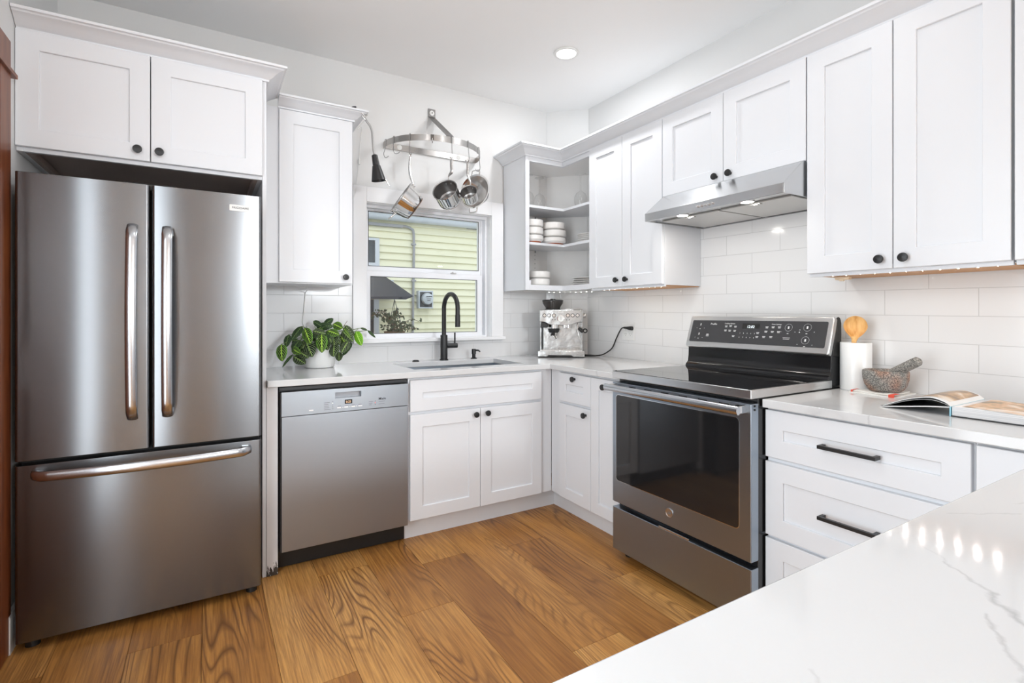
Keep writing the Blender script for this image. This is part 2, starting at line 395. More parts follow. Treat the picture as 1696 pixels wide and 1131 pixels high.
# ------------------------------------------------------------------ mesh builder
class B:
    def __init__(s): s.v = []; s.f = []; s.uv = {}; s.mi = {}
    def add(s, vs, fs):
        k = len(s.v); s.v += [tuple(p) for p in vs]; s.f += [tuple(i + k for i in f) for f in fs]
        return s
    def box(s, x0, x1, y0, y1, z0, z1):
        if x0 > x1: x0, x1 = x1, x0
        if y0 > y1: y0, y1 = y1, y0
        if z0 > z1: z0, z1 = z1, z0
        return s.add([(x0, y0, z0), (x1, y0, z0), (x1, y1, z0), (x0, y1, z0), (x0, y0, z1), (x1, y0, z1), (x1, y1, z1), (x0, y1, z1)],
                     [(0, 3, 2, 1), (4, 5, 6, 7), (0, 1, 5, 4), (1, 2, 6, 5), (2, 3, 7, 6), (3, 0, 4, 7)])
    def prism(s, poly, fn, a, b):
        """poly: 2D outline; fn(p, h) -> 3D; h from a to b"""
        n = len(poly)
        vs = [fn(p, a) for p in poly] + [fn(p, b) for p in poly]
        fs = [tuple(range(n - 1, -1, -1)), tuple(range(n, 2 * n))]
        fs += [(i, (i + 1) % n, n + (i + 1) % n, n + i) for i in range(n)]
        return s.add(vs, fs)
    def prism_x(s, poly, a, b): return s.prism(poly, lambda p, h: (h, p[0], p[1]), a, b)
    def prism_y(s, poly, a, b): return s.prism(poly, lambda p, h: (p[0], h, p[1]), a, b)
    def prism_z(s, poly, a, b): return s.prism(poly, lambda p, h: (p[0], p[1], h), a, b)
    def lathe(s, prof, o=(0, 0, 0), ax=(0, 0, 1), seg=32, cap=True, sx=1.0, xd=None):
        """prof: list of (radius, height along ax)"""
        o = Vector(o); a = Vector(ax).normalized()
        if xd is None: xd = Vector((0, 0, 1)) if abs(a.z) < 0.9 else Vector((1, 0, 0))
        else: xd = Vector(xd)
        x = (xd - a * xd.dot(a)).normalized(); y = a.cross(x)
        vs = []; fs = []
        for (r, h) in prof:
            for i in range(seg):
                t = 2 * PI * i / seg
                vs.append(o + a * h + x * (r * math.cos(t) * sx) + y * (r * math.sin(t)))
        for j in range(len(prof) - 1):
            for i in range(seg):
                k = (i + 1) % seg
                fs.append((j * seg + i, j * seg + k, (j + 1) * seg + k, (j + 1) * seg + i))
        if cap:
            if prof[0][0] > 1e-6: fs.append(tuple(range(seg - 1, -1, -1)))
            if prof[-1][0] > 1e-6: fs.append(tuple(range((len(prof) - 1) * seg, len(prof) * seg)))
        return s.add(vs, fs)
    def cyl(s, p0, p1, r0, r1=None, seg=20, cap=True):
        p0 = Vector(p0); p1 = Vector(p1); d = p1 - p0
        return s.lathe([(r0, 0), (r0 if r1 is None else r1, d.length)], p0, d, seg, cap)
    def tube(s, pts, r, seg=10, cap=True, ry=None, up=None):
        """tube through pts; r number or list; ry flattens it across; up keeps its flat side fixed"""
        P = [Vector(p) for p in pts]; n = len(P)
        R = r if isinstance(r, (list, tuple)) else [r] * n
        vs = []; fs = []; px = None
        for i in range(n):
            t = (P[min(i + 1, n - 1)] - P[max(i - 1, 0)]).normalized()
            if up is not None: px = Vector(up)
            elif px is None: px = Vector((0, 0, 1)) if abs(t.z) < 0.9 else Vector((1, 0, 0))
            x = (px - t * px.dot(t)).normalized(); y = t.cross(x); px = x
            for k in range(seg):
                a = 2 * PI * k / seg
                q = (ry if ry is not None else R[i])
                vs.append(P[i] + x * (R[i] * math.cos(a)) + y * (q * math.sin(a)))
        for i in range(n - 1):
            for k in range(seg):
                j = (k + 1) % seg
                fs.append((i * seg + k, i * seg + j, (i + 1) * seg + j, (i + 1) * seg + k))
        if cap: fs += [tuple(range(seg - 1, -1, -1)), tuple(range((n - 1) * seg, n * seg))]
        return s.add(vs, fs)
    def flat(s, pts, wdir, wid, th):
        """flat bar through pts: wid along wdir, th across"""
        P = [Vector(p) for p in pts]; n = len(P); vs = []; fs = []
        for i in range(n):
            t = (P[min(i + 1, n - 1)] - P[max(i - 1, 0)]).normalized()
            wd = Vector(wdir[i]) if isinstance(wdir, list) else Vector(wdir)
            a = (wd - t * wd.dot(t)).normalized(); b = t.cross(a)
            W = wid[i] if isinstance(wid, list) else wid
            for (p, q) in ((-1, -1), (1, -1), (1, 1), (-1, 1)):
                vs.append(P[i] + a * (p * W / 2) + b * (q * th / 2))
        for i in range(n - 1):
            for k in range(4):
                j = (k + 1) % 4
                fs.append((i * 4 + k, i * 4 + j, i * 4 + 4 + j, i * 4 + 4 + k))
        fs += [(3, 2, 1, 0), tuple(range((n - 1) * 4, n * 4))]
        return s.add(vs, fs)
    def frame(s, o, U, V, Nn, wid, hei, ins, t, n0=0.0):
        """rectangular ring: outer wid x hei, inner inset ins=(left,right,bottom,top), thickness t along N"""
        o = Vector(o); U = Vector(U); V = Vector(V); Nn = Vector(Nn)
        l, r, b, tp = ins
        a = [(0, 0), (wid, 0), (wid, hei), (0, hei)]; c = [(l, b), (wid - r, b), (wid - r, hei - tp), (l, hei - tp)]
        vs = []
        for nn in (n0, n0 + t):
            for (x, y) in a + c: vs.append(o + U * x + V * y + Nn * nn)
        fs = []
        for i in range(4):
            j = (i + 1) % 4
            fs += [(i, j, 4 + j, 4 + i), (8 + i, 12 + i, 12 + j, 8 + j), (i, 8 + i, 8 + j, j), (4 + i, 4 + j, 12 + j, 12 + i)]
        return s.add(vs, fs)
    def rrect(s, o, U, V, Nn, wid, hei, rad, t, seg=5):
        """rounded rectangle plate, thickness t along N"""
        o = Vector(o); U = Vector(U); V = Vector(V); Nn = Vector(Nn); pl = []
        for (cx, cy, a0) in ((wid - rad, hei - rad, 0), (rad, hei - rad, PI / 2), (rad, rad, PI), (wid - rad, rad, 1.5 * PI)):
            for i in range(seg + 1):
                a = a0 + PI / 2 * i / seg
                pl.append((cx + rad * math.cos(a), cy + rad * math.sin(a)))
        return s.prism(pl, lambda p, h: o + U * p[0] + V * p[1] + Nn * h, 0, t)
    def shaker(s, o, U, Nn, wid, hei, t=0.02, rail=0.067, rec=0.009, V=(0, 0, 1)):
        """recessed panel door: o = lower left corner of the FRONT face"""
        o = Vector(o); U = Vector(U); Nn = Vector(Nn); V = Vector(V)
        def ring(i, n): return [o + U * x + V * y + Nn * n for (x, y) in ((i, i), (wid - i, i), (wid - i, hei - i), (i, hei - i))]
        R = [ring(0, -t), ring(0, -0.0018), ring(0.0018, 0), ring(rail, 0), ring(rail + 0.002, -0.002), ring(rail + 0.002, -rec)]
        vs = [p for q in R for p in q]; fs = [(3, 2, 1, 0)]
        for j in range(len(R) - 1):
            for i in range(4):
                k = (i + 1) % 4
                fs.append((j * 4 + i, j * 4 + k, j * 4 + 4 + k, j * 4 + 4 + i))
        L = (len(R) - 1) * 4
        fs.append((L, L + 1, L + 2, L + 3))
        return s.add(vs, fs)

def mesh_of(b, name, off=(0, 0, 0), angle=32):
    me = D.meshes.new(name)
    ox, oy, oz = off
    me.from_pydata([(x - ox, y - oy, z - oz) for x, y, z in b.v], [], b.f)
    me.update()
    if b.uv:
        l = me.uv_layers.new(name='UVMap')
        for i, d in enumerate(b.uv):
            l.data[i].uv = d
    me.shade_smooth()
    me.set_sharp_from_angle(angle=math.radians(angle))
    return me

def wloc(p):
    v = Vector((0, 0, 0))
    while p is not None:
        v += p.location; p = p.parent
    return v

def obj(name, b, m, parent=None, bevel=0.0, angle=32, fix=True, seg=2):
    """link builder b (world coordinates) as ONE mesh object, a child of parent when given"""
    off = wloc(parent) if parent is not None else Vector((0, 0, 0))
    o = D.objects.new(name, mesh_of(b, name, off, angle))
    COL.objects.link(o)
    if m is not None: o.data.materials.append(m)
    if parent is not None: o.parent = parent
    if fix:
        import bmesh
        bm = bmesh.new(); bm.from_mesh(o.data); bmesh.ops.recalc_face_normals(bm, faces=bm.faces); bm.to_mesh(o.data); bm.free()
    if bevel:
        md = o.modifiers.new('bevel', 'BEVEL'); md.width = bevel; md.segments = seg; md.limit_method = 'ANGLE'
        md.angle_limit = math.radians(40); md.harden_normals = True
    return o

def tag(o, label, cat, group=None):
    o['label'] = label; o['category'] = cat
    if group: o['group'] = group
    return o

def thing(name, label, cat, loc=(0, 0, 0), group=None):
    o = D.objects.new(name, None); COL.objects.link(o); o.location = loc; o.empty_display_size = 0.05
    return tag(o, label, cat, group)

def struct(name, b, m, parent=None, bevel=0.0):
    o = obj(name, b, m, parent, bevel)
    if parent is None: o['kind'] = 'structure'
    return o

def text(name, s, size, o, U, V, m, parent, align='LEFT', extrude=0.0004, spacing=1.0, shear=0.0, bold=0.0):
    cu = D.curves.new(name, 'FONT'); cu.body = s; cu.size = size; cu.align_x = align; cu.extrude = extrude
    cu.space_character = spacing; cu.shear = shear; cu.offset = bold
    tmp = D.objects.new(name + '_tmp', cu); COL.objects.link(tmp)
    dg = bpy.context.evaluated_depsgraph_get()
    me = D.meshes.new_from_object(tmp.evaluated_get(dg))
    D.objects.remove(tmp)
    U = Vector(U).normalized(); V = Vector(V).normalized(); W = U.cross(V)
    off = wloc(parent)
    mt = Matrix(((U.x, V.x, W.x, o[0] - off.x), (U.y, V.y, W.y, o[1] - off.y), (U.z, V.z, W.z, o[2] - off.z), (0, 0, 0, 1)))
    me.transform(mt)
    ob = D.objects.new(name, me); COL.objects.link(ob); ob.parent = parent
    me.materials.clear(); me.materials.append(m)
    return ob

def knob(parent, p, n):
    """round black cabinet knob, p on the door face"""
    b = B().lathe([(0.0075, 0), (0.006, 0.004), (0.0055, 0.012), (0.012, 0.015), (0.0158, 0.018), (0.0165, 0.022), (0.0150, 0.0265), (0.0, 0.028)], p, n, 24)
    return obj('knob', b, M['black'], parent)

def bar_pull(parent, p, U, n, length):
    p = Vector(p); U = Vector(U); n = Vector(n); V = Vector((0, 0, 1))
    b = B()
    def hex8(c, l, d0, d1, h):
        vs = [c + U * x + n * q + V * z for q in (d0, d1) for (x, z) in ((-l, -h), (l, -h), (l, h), (-l, h))]
        b.add(vs, [(3, 2, 1, 0), (4, 5, 6, 7), (0, 1, 5, 4), (1, 2, 6, 5), (2, 3, 7, 6), (3, 0, 4, 7)])
    hex8(p, length / 2, 0.024, 0.036, 0.006)
    hex8(p - U * (length / 2 - 0.006), 0.006, 0.0, 0.026, 0.006)
    hex8(p + U * (length / 2 - 0.006), 0.006, 0.0, 0.026, 0.006)
    return obj('bar_handle', b, M['black'], parent, 0.001)

def arc(c, r, a0, a1, n, ex, ey):
    c = Vector(c); ex = Vector(ex); ey = Vector(ey)
    return [c + ex * (r * math.cos(a0 + (a1 - a0) * i / n)) + ey * (r * math.sin(a0 + (a1 - a0) * i / n)) for i in range(n + 1)]

def bez(P, n=24):
    """smooth Catmull-Rom through points"""
    P = [Vector(p) for p in P]; out = []
    for i in range(len(P) - 1):
        p0 = P[max(i - 1, 0)]; p1 = P[i]; p2 = P[i + 1]; p3 = P[min(i + 2, len(P) - 1)]
        for k in range(n):
            t = k / n
            out.append(0.5 * ((2 * p1) + (p2 - p0) * t + (2 * p0 - 5 * p1 + 4 * p2 - p3) * t * t + (3 * p1 - p0 - 3 * p2 + p3) * t ** 3))
    out.append(P[-1])
    return out

XP, YP, ZP = Vector((1, 0, 0)), Vector((0, 1, 0)), Vector((0, 0, 1))
XN, YN = -XP, -YP
H = 2.751
XL = -0.832          # left wall
XR = 2.236           # right wall (tile face)
YEND = -11.0

# ------------------------------------------------------------------ room shell
# floor: one mesh of planks
fb = B(); puv = []; pcol = []
random.seed(21)
butts = {-2: [-0.945], -1: [-0.20, -1.95], 0: [-1.452], 1: [-0.735, -1.9], 2: [-1.235], 3: [-0.866, -2.05], 4: [-1.75], 5: [-0.918], 6: [-1.442]}
PW = 0.2275
for i in range(-18, 11):
    x0 = -0.006 + PW * (i - 0); x1 = x0 + PW
    # plank boundaries along y
    st = butts.get(i, [-random.uniform(0.2, 1.4)])
    ys = sorted(st)
    while ys[-1] < 0.1: ys.append(ys[-1] + 1.22)
    ys = sorted(ys)
    while ys[0] > YEND: ys.insert(0, ys[0] - 1.22)
    for a, c in zip(ys[:-1], ys[1:]):
        y0, y1 = max(a, YEND), min(c, 0.1)
        if y1 - y0 < 0.01: continue
        g = 0.0007
        k = len(fb.v)
        fb.add([(x0 + g, y0 + g, 0), (x1 - g, y0 + g, 0), (x1 - g, y1 - g, 0), (x0 + g, y1 - g, 0)], [(0, 1, 2, 3)])
        fb.add([(x0 + g, y0 + g, 0), (x1 - g, y0 + g, 0), (x1 - g, y0 + g, -0.02), (x0 + g, y0 + g, -0.02)], [(0, 3, 2, 1)])
        fb.add([(x0 + g, y0 + g, 0), (x0 + g, y1 - g, 0), (x0 + g, y1 - g, -0.02), (x0 + g, y0 + g, -0.02)], [(0, 1, 2, 3)])
        fl = random.choice((0, 1)); ru = random.uniform(0, 8); rv = random.uniform(0, 8)
        q = [(0, y0), (PW, y0), (PW, y1), (0, y1)]
        for fc in (q, [q[0], q[0], q[1], q[1]], [q[0], q[3], q[3], q[0]]):
            puv += [((PW - u if fl else u) + ru, v + rv) for u, v in fc]
        rc = (random.random(), random.random(), 0, 1)
        pcol += [rc] * 12
fb.add([(XL - 3.3, YEND, -0.02), (2.4, YEND, -0.02), (2.4, 0.1, -0.02), (XL - 3.3, 0.1, -0.02)], [(0, 1, 2, 3)])
puv += [(0, 0)] * 4; pcol += [(0, 0, 0, 1)] * 4
fb.uv = puv
floor = obj('floor', fb, M['floor'], None, fix=False)
ca = floor.data.color_attributes.new('plank', 'FLOAT_COLOR', 'CORNER')
for i, c in enumerate(pcol): ca.data[i].color = c
floor['kind'] = 'structure'

struct('ceiling', B().box(XL - 0.12, 2.5, -3.3, 0.25, H, H + 0.1).box(-4.1, 2.5, YEND - 0.1, -3.3, H, H + 0.1), M['ceil'])
# window wall with opening
WX0, WX1, WZ0, WZ1 = 0.6357, 1.520, 1.040, 1.911
wb = B()
wb.box(-1.0, WX0, 0.004, 0.16, -0.02, H).box(WX1, 2.40, 0.004, 0.16, -0.02, H)
wb.box(WX0, WX1, 0.004, 0.16, -0.02, WZ0).box(WX0, WX1, 0.004, 0.16, WZ1, H)
struct('wall_back', wb, M['wall'])
struct('wall_right', B().box(2.244, 2.40, YEND, 0.004, -0.02, H), M['wall'])
struct('wall_corner', B().prism_z([(2.010, 0.003), (2.243, -0.213), (2.243, 0.003)], 0.0, H), M['wall'])
lw = B().box(XL - 0.12, XL, -0.80, 0.004, -0.02, H).box(XL - 0.12, XL, -2.87, -0.80, 2.26, H).box(XL - 0.12, XL, -1.83, -0.80, 2.10, 2.26)
lw.box(XL - 0.12, XL, -1.83, -1.76, -0.02, 2.26).box(XL - 0.12, XL, -3.3, -2.87, -0.02, H).box(XL - 3.2, XL, -3.42, -3.3, -0.02, H)
struct('wall_left', lw, M['wall'])
ew = B()
# far walls of the room behind the camera, with window openings
ew.box(-4.1, 2.4, YEND - 0.1, YEND, -0.02, 0.5).box(-4.1, 2.4, YEND - 0.1, YEND, 2.5, H)
ew.box(-4.1, 0.8, YEND - 0.1, YEND, 0.5, 2.5).box(2.3, 2.4, YEND - 0.1, YEND, 0.5, 2.5)
struct('wall_front', ew, M['wall'])
sw = B().box(-4.1, -4.0, YEND, -3.3, -0.02, H)
struct('wall_side', sw, M['wall'])

# stained wood doorway on the left wall
door = D.objects.new('door_1', None); COL.objects.link(door); door.location = (XL, -0.72, 0); door['kind'] = 'structure'
cas = B().box(XL, XL + 0.012, -0.83, -0.717, 0.0, 2.075)
obj('door_casing', cas, M['cherry'], door, 0.003)
obj('door_head', B().box(XL, XL + 0.012, -1.80, -0.717, 2.075, 2.185), M['cherry'], door, 0.003)
obj('door_cap', B().box(XL, XL + 0.022, -1.81, -0.68, 2.065, 2.080), M['cherry'], door, 0.002)
for (a, c) in ((-1.75, -0.83),):
    d = B(); d.box(XL - 0.045, XL - 0.012, a, c, 0.005, 2.075)
    lf = obj('door_leaf', d, M['cherry'], door)
    for (z0, z1) in ((0.15, 0.95), (1.10, 1.95)):
        obj('door_panel', B().frame((XL - 0.012, c - 0.10, z0), YN, ZP, XP, (c - a) - 0.2, z1 - z0, (0.03,) * 4, 0.006), M['cherry'], lf)
d2 = D.objects.new('added_door', None); COL.objects.link(d2); d2.location = (XL, -2.35, 0); d2['kind'] = 'structure'  # glazed door added out of view to go with the side fill light
obj('door_frame', B().frame((XL - 0.03, -1.84, 0.0), YN, ZP, XN, 1.02, 2.255, (0.06, 0.06, 0.18, 0.06), 0.05).frame((XL - 0.03, -2.32, 0.0), YN, ZP, XN, 0.06, 2.255, (0.02, 0.02, 0.2, 0.1), 0.05), M['cherry'], d2, 0.003)
obj('window_pane', B().box(XL - 0.058, XL - 0.054, -2.80, -1.90, 0.17, 2.20), M['pane'], d2)
struct('baseboard_left', B().prism_y([(XL, 0.0), (XL + 0.016, 0.0), (XL + 0.016, 0.128), (XL + 0.010, 0.140), (XL, 0.140)], -0.742, -0.002), M['chip'] if False else M['trimw'])

# ------------------------------------------------------------------ backsplash tiles
tb = B()
tb.box(XL + 0.001, 0.5515, 0.0, 0.004, 0.80, 1.85).box(0.5515, 1.6155, 0.0, 0.004, 0.80, 1.028).box(1.6155, 2.006, 0.0, 0.004, 0.80, 1.40)
o = obj('tile_backsplash', tb, M['tileB']); tag(o, 'glossy white subway tile backsplash along the window wall', 'backsplash')
tb = B().box(2.236, 2.244, -3.6, -0.21, 0.80, 1.86)
o = obj('tile_backsplash', tb, M['tileR']); tag(o, 'glossy white subway tile backsplash behind the range and hood', 'backsplash')
tb = B().prism_z([(2.006, 0.0), (2.236, -0.210), (2.243, -0.213), (2.010, 0.003)], 0.80, 1.40)
o = obj('tile_backsplash', tb, M['tileB']); tag(o, 'narrow diagonal tile strip in the corner behind the espresso machine', 'backsplash')

# ------------------------------------------------------------------ window
win = D.objects.new('window_1', None); COL.objects.link(win); win.location = (1.078, 0, 1.04); win['kind'] = 'structure'
cz = B()
cz.box(0.552, WX0, -0.020, 0.003, 1.051, 2.006).box(WX1, 1.6155, -0.020, 0.003, 1.051, 2.006).box(WX0, WX1, -0.020, 0.003, WZ1, 2.006)
obj('window_casing', cz, M['trimw'], win, 0.002)
obj('window_stool', B().box(0.548, 1.6195, -0.052, 0.10, 1.029, 1.051), M['trimw'], win, 0.004)
jb = B().box(WX0 - 0.001, WX0 + 0.004, -0.001, 0.15, 1.05, WZ1).box(WX1 - 0.004, WX1 + 0.001, -0.001, 0.15, 1.05, WZ1).box(WX0, WX1, -0.001, 0.15, WZ1 - 0.004, WZ1 + 0.001)
obj('window_jamb', jb, M['trimw'], win)
fr = B().frame((WX0 + 0.003, 0.045, 1.050), XP, ZP, YP, WX1 - WX0 - 0.006, WZ1 - 1.050 - 0.003, (0.012, 0.016, 0.010, 0.020), 0.085)
fr.frame((WX0 + 0.003, 0.085, 1.050), XP, ZP, YP, WX1 - WX0 - 0.006, WZ1 - 1.050 - 0.003, (0.016, 0.030, 0.010, 0.026), 0.012)
obj('window_frame', fr, M['vinyl'], win, 0.0015)
us = B().frame((0.645, 0.092, 1.484), XP, ZP, YP, 0.853, 0.411, (0.030, 0.027, 0.038, 0.020), 0.028)
s1 = obj('upper_sash', us, M['vinyl'], win, 0.002)
obj('window_pane', B().box(0.672, 1.474, 0.104, 0.108, 1.520, 1.877), M['pane'], s1)
gk = B().frame((0.6735, 0.0905, 1.5205), XP, ZP, YP, 0.799, 0.356, (0.0035,) * 4, 0.003); obj('glazing_bead', gk, M['dgrey'], s1)
ls = B().frame((0.640, 0.052, 1.052), XP, ZP, YP, 0.842, 0.436, (0.038, 0.043, 0.032, 0.036), 0.030)
s2 = obj('lower_sash', ls, M['vinyl'], win, 0.002)
obj('window_pane', B().box(0.676, 1.441, 0.066, 0.070, 1.083, 1.454), M['pane'], s2)
gk = B().frame((0.6775, 0.0505, 1.0835), XP, ZP, YP, 0.762, 0.369, (0.0035,) * 4, 0.003); obj('glazing_bead', gk, M['dgrey'], s2)
lk = B().box(1.235, 1.275, 0.045, 0.062, 1.489, 1.497).box(1.243, 1.250, 0.036, 0.050, 1.495, 1.502)
obj('sash_lock', lk, M['chrome2'], win, 0.001)

# ------------------------------------------------------------------ ceiling downlights
places = ['round recessed ceiling light above the corner cabinet']
for i, (x, y) in enumerate(DOWNLIGHTS):
    if i == 0: lab = places[0]
    else: lab = 'added fill downlight out of view, %s' % ['in front of the refrigerator', 'in front of the range', 'far back in the dining area', 'by the far wall of the back room'][i - 1]
    t = thing('recessed_light', lab, 'ceiling light', (x, y, H), 'recessed ceiling lights')
    obj('trim_ring', B().lathe([(0.056, -0.0005), (0.070, -0.0005), (0.074, -0.004), (0.073, -0.008), (0.058, -0.010), (0.056, -0.006)], (x, y, H), ZP, 40, False), M['white'], t)
    obj('lens', B().lathe([(0.0575, -0.007), (0.0, -0.0072)], (x, y, H), ZP, 40, False), M['lamp'], t)
# ------------------------------------------------------------------ crown moulding
CROWN = [(0, 0), (0.010, 0), (0.012, 0.008), (0.018, 0.012), (0.024, 0.016), (0.034, 0.026), (0.050, 0.037), (0.066, 0.043), (0.070, 0.048), (0.079, 0.050), (0.080, 0.060), (0, 0.060)]
def crown(b, path, z0, side=1, k=1.0):
    """sweep the crown profile along a 2D path with mitred corners; side=+1: outward is to the right of travel"""
    P = [Vector((p[0], p[1])) for p in path]; n = len(P); rings = []
    for i in range(n):
        def nrm(a, c):
            d = (c - a).normalized(); return Vector((d.y, -d.x)) * side
        if i == 0: m = nrm(P[0], P[1])
        elif i == n - 1: m = nrm(P[-2], P[-1])
        else:
            n1 = nrm(P[i - 1], P[i]); n2 = nrm(P[i], P[i + 1]); m = (n1 + n2); m = m / (m.dot(n1))
        rings.append([(P[i].x + m.x * q * k, P[i].y + m.y * q * k, z0 + h * k) for q, h in CROWN])
    L = len(CROWN); vs = [p for r in rings for p in r]; fs = []
    for i in range(n - 1):
        for j in range(L):
            jj = (j + 1) % L
            fs.append((i * L + j, i * L + jj, (i + 1) * L + jj, (i + 1) * L + j))
    fs += [tuple(range(L)), tuple(range((n - 1) * L, n * L))]
    return b.add(vs, fs)
o = obj('crown_molding', crown(B(), [(-0.830, -0.612), (0.0165, -0.612), (0.0165, -0.318)], 2.2755), M['cab'], None, angle=25)
tag(o, 'white crown molding on top of the cabinet over the refrigerator', 'crown molding', 'crown moldings')
o = obj('crown_molding', crown(B(), [(0.098, -0.312), (0.478, -0.312), (0.478, 0.0)], 2.2785, 1, 0.9), M['cab'], None, angle=25)
tag(o, 'short white crown molding on the narrow cabinet left of the window', 'crown molding', 'crown moldings')
o = obj('crown_molding', crown(B(), [(1.6278, 0.0), (1.6278, -0.299), (1.9376, -0.299), (1.9376, -3.55)], 2.279, 1, 1.05), M['cab'], None, angle=25)
tag(o, 'long white crown molding along the corner cabinet and right wall cabinets', 'crown molding', 'crown moldings')

# ------------------------------------------------------------------ fridge surround
o = obj('side_panel', B().box(0.0, 0.0165, -0.612, -0.002, 0.0, 2.276), M['cab'], None, 0.001)
tag(o, 'tall white side panel between the refrigerator and the dishwasher counter', 'panel')
o = obj('filler_strip', B().box(0.0172, 0.0646, -0.615, -0.597, 0.0, 0.872), M['chip'], None, 0.001)
tag(o, 'white filler strip with chipped bottom edge left of the dishwasher', 'panel')

t = thing('wall_cabinet', 'white two-door cabinet over the refrigerator', 'cabinet', (-0.415, -0.3, 1.823), 'white wall cabinets')
b = B().box(-0.831, -0.813, -0.612, -0.02, 1.823, 2.2755).box(-0.018, -0.001, -0.612, -0.02, 1.823, 2.2755)
b.box(-0.813, -0.018, -0.612, -0.02, 2.257, 2.2755).box(-0.813, -0.018, -0.612, -0.594, 1.823, 1.862)
obj('carcass', b, M['cab'], t, 0.001)
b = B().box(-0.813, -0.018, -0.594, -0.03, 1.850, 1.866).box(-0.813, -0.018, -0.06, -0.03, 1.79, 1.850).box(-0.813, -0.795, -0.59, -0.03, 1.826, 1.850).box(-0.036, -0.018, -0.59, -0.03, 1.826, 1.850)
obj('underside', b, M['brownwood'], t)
for (x0, x1, kx) in ((-0.8305, -0.4195, -0.4601), (-0.4160, -0.0015, -0.3866)):
    d = obj('door', B().shaker((x0, -0.634, 1.8385), XP, YN, x1 - x0, 2.2735 - 1.8385), M['cab'], t)
    knob(d, (kx, -0.634, 1.879), YN)

# ------------------------------------------------------------------ refrigerator
t = thing('refrigerator', 'french door stainless refrigerator with bottom freezer drawer', 'refrigerator', (-0.41, -0.4, 0.0))
FY = -0.7543
b = B().box(-0.800, -0.020, -0.690, -0.03, 0.050, 1.700)
obj('cabinet_body', b, M['dgrey'], t, 0.004)
obj('gasket', B().box(-0.795, -0.024, -0.700, -0.688, 0.06, 1.70), M['dark'], t)
def slab(x0, x1, z0, z1):
    n = 10; q = B(); r = 0.010
    pl = []
    for i in range(5):
        a = PI + PI / 2 * i / 4
        pl.append((x0 + r + r * math.cos(a), FY + r + r * math.sin(a)))
    for i in range(5):
        a = 1.5 * PI + PI / 2 * i / 4
        pl.append((x1 - r + r * math.cos(a), FY + r + r * math.sin(a)))
    pl += [(x1, -0.700), (x0, -0.700)]
    return q.prism_z(pl, z0, z1)
def bowed(z0, z1, x, w, horizontal=False):
    """bowed flat pull with turned-in ends"""
    pts = []; n = 26
    for i in range(n + 1):
        s = i / n
        bow = 0.046 + 0.030 * math.sin(PI * s)
        end = min(1.0, min(s, 1 - s) / 0.045)
        yy = FY - 0.010 - (bow - 0.010) * math.sin(end * PI / 2) if end < 1 else FY - bow
        q = z0 + (z1 - z0) * s
        pts.append((q, yy, x) if horizontal else (x, yy, q))
    q = B()
    q.tube(pts, w / 2, 14, True, 0.0075, ZP if horizontal else XP)
    f = pts[0]; g = pts[-1]
    if horizontal:
        q.box(f[0] - 0.0, f[0] + 0.03, FY, FY - 0.014, x - w * 0.42, x + w * 0.42).box(g[0] - 0.03, g[0], FY, FY - 0.014, x - w * 0.42, x + w * 0.42)
    else:
        q.box(x - w * 0.42, x + w * 0.42, FY, FY - 0.014, f[2], f[2] + 0.03).box(x - w * 0.42, x + w * 0.42, FY, FY - 0.014, g[2] - 0.03, g[2])
    return q
for (x0, x1, hx) in ((-0.803, -0.4115, -0.464), (-0.4045, -0.0155, -0.352)):
    d = obj('fridge_door', slab(x0, x1, 0.6835, 1.7175), M['fridge'], t, 0.0015, angle=25)
    obj('door_handle', bowed(0.806, 1.553, hx, 0.036), M['handle'], d, angle=50)
d = obj('freezer_drawer', slab(-0.803, -0.0155, 0.036, 0.6675), M['fridge'], t, 0.0015, angle=25)
obj('drawer_handle', bowed(-0.752, -0.060, 0.634, 0.036, True), M['handle'], d, angle=50)
pl = obj('name_plate', B().rrect((-0.1367, FY - 0.0035, 1.6455), XP, ZP, YP, 0.081, 0.026, 0.003, 0.004), M['white'], t)
text('lettering', 'FRIGIDAIRE', 0.0125, (-0.0962, FY - 0.0038, 1.6545), XP, ZP, M['ink'], pl, 'CENTER', spacing=1.02)
obj('hinge_cover', B().prism_x([(-0.72, 1.700), (-0.72, 1.727), (-0.66, 1.739), (-0.52, 1.739), (-0.50, 1.700)], -0.50, -0.325), M['blackplastic'], t, 0.004)
obj('kick_grille', B().box(-0.790, -0.03, -0.69, -0.60, 0.02, 0.052), M['dark'], t)
for x in (-0.765, -0.05):
    obj('foot', B().cyl((x, -0.70, 0.0), (x, -0.70, 0.037), 0.022, 0.018), M['blackplastic'], t)

# ------------------------------------------------------------------ narrow wall cabinet by the window
t = thing('wall_cabinet', 'narrow white single-door cabinet left of the window', 'cabinet', (0.25, -0.15, 1.37), 'white wall cabinets')
b = B().box(0.0175, 0.478, -0.312, -0.002, 1.371, 2.284)
obj('carcass', b, M['cab'], t, 0.001)
d = obj('door', B().shaker((0.102, -0.332, 1.377), XP, YN, 0.3695, 0.895), M['cab'], t)
knob(d, (0.4337, -0.332, 1.411), YN)

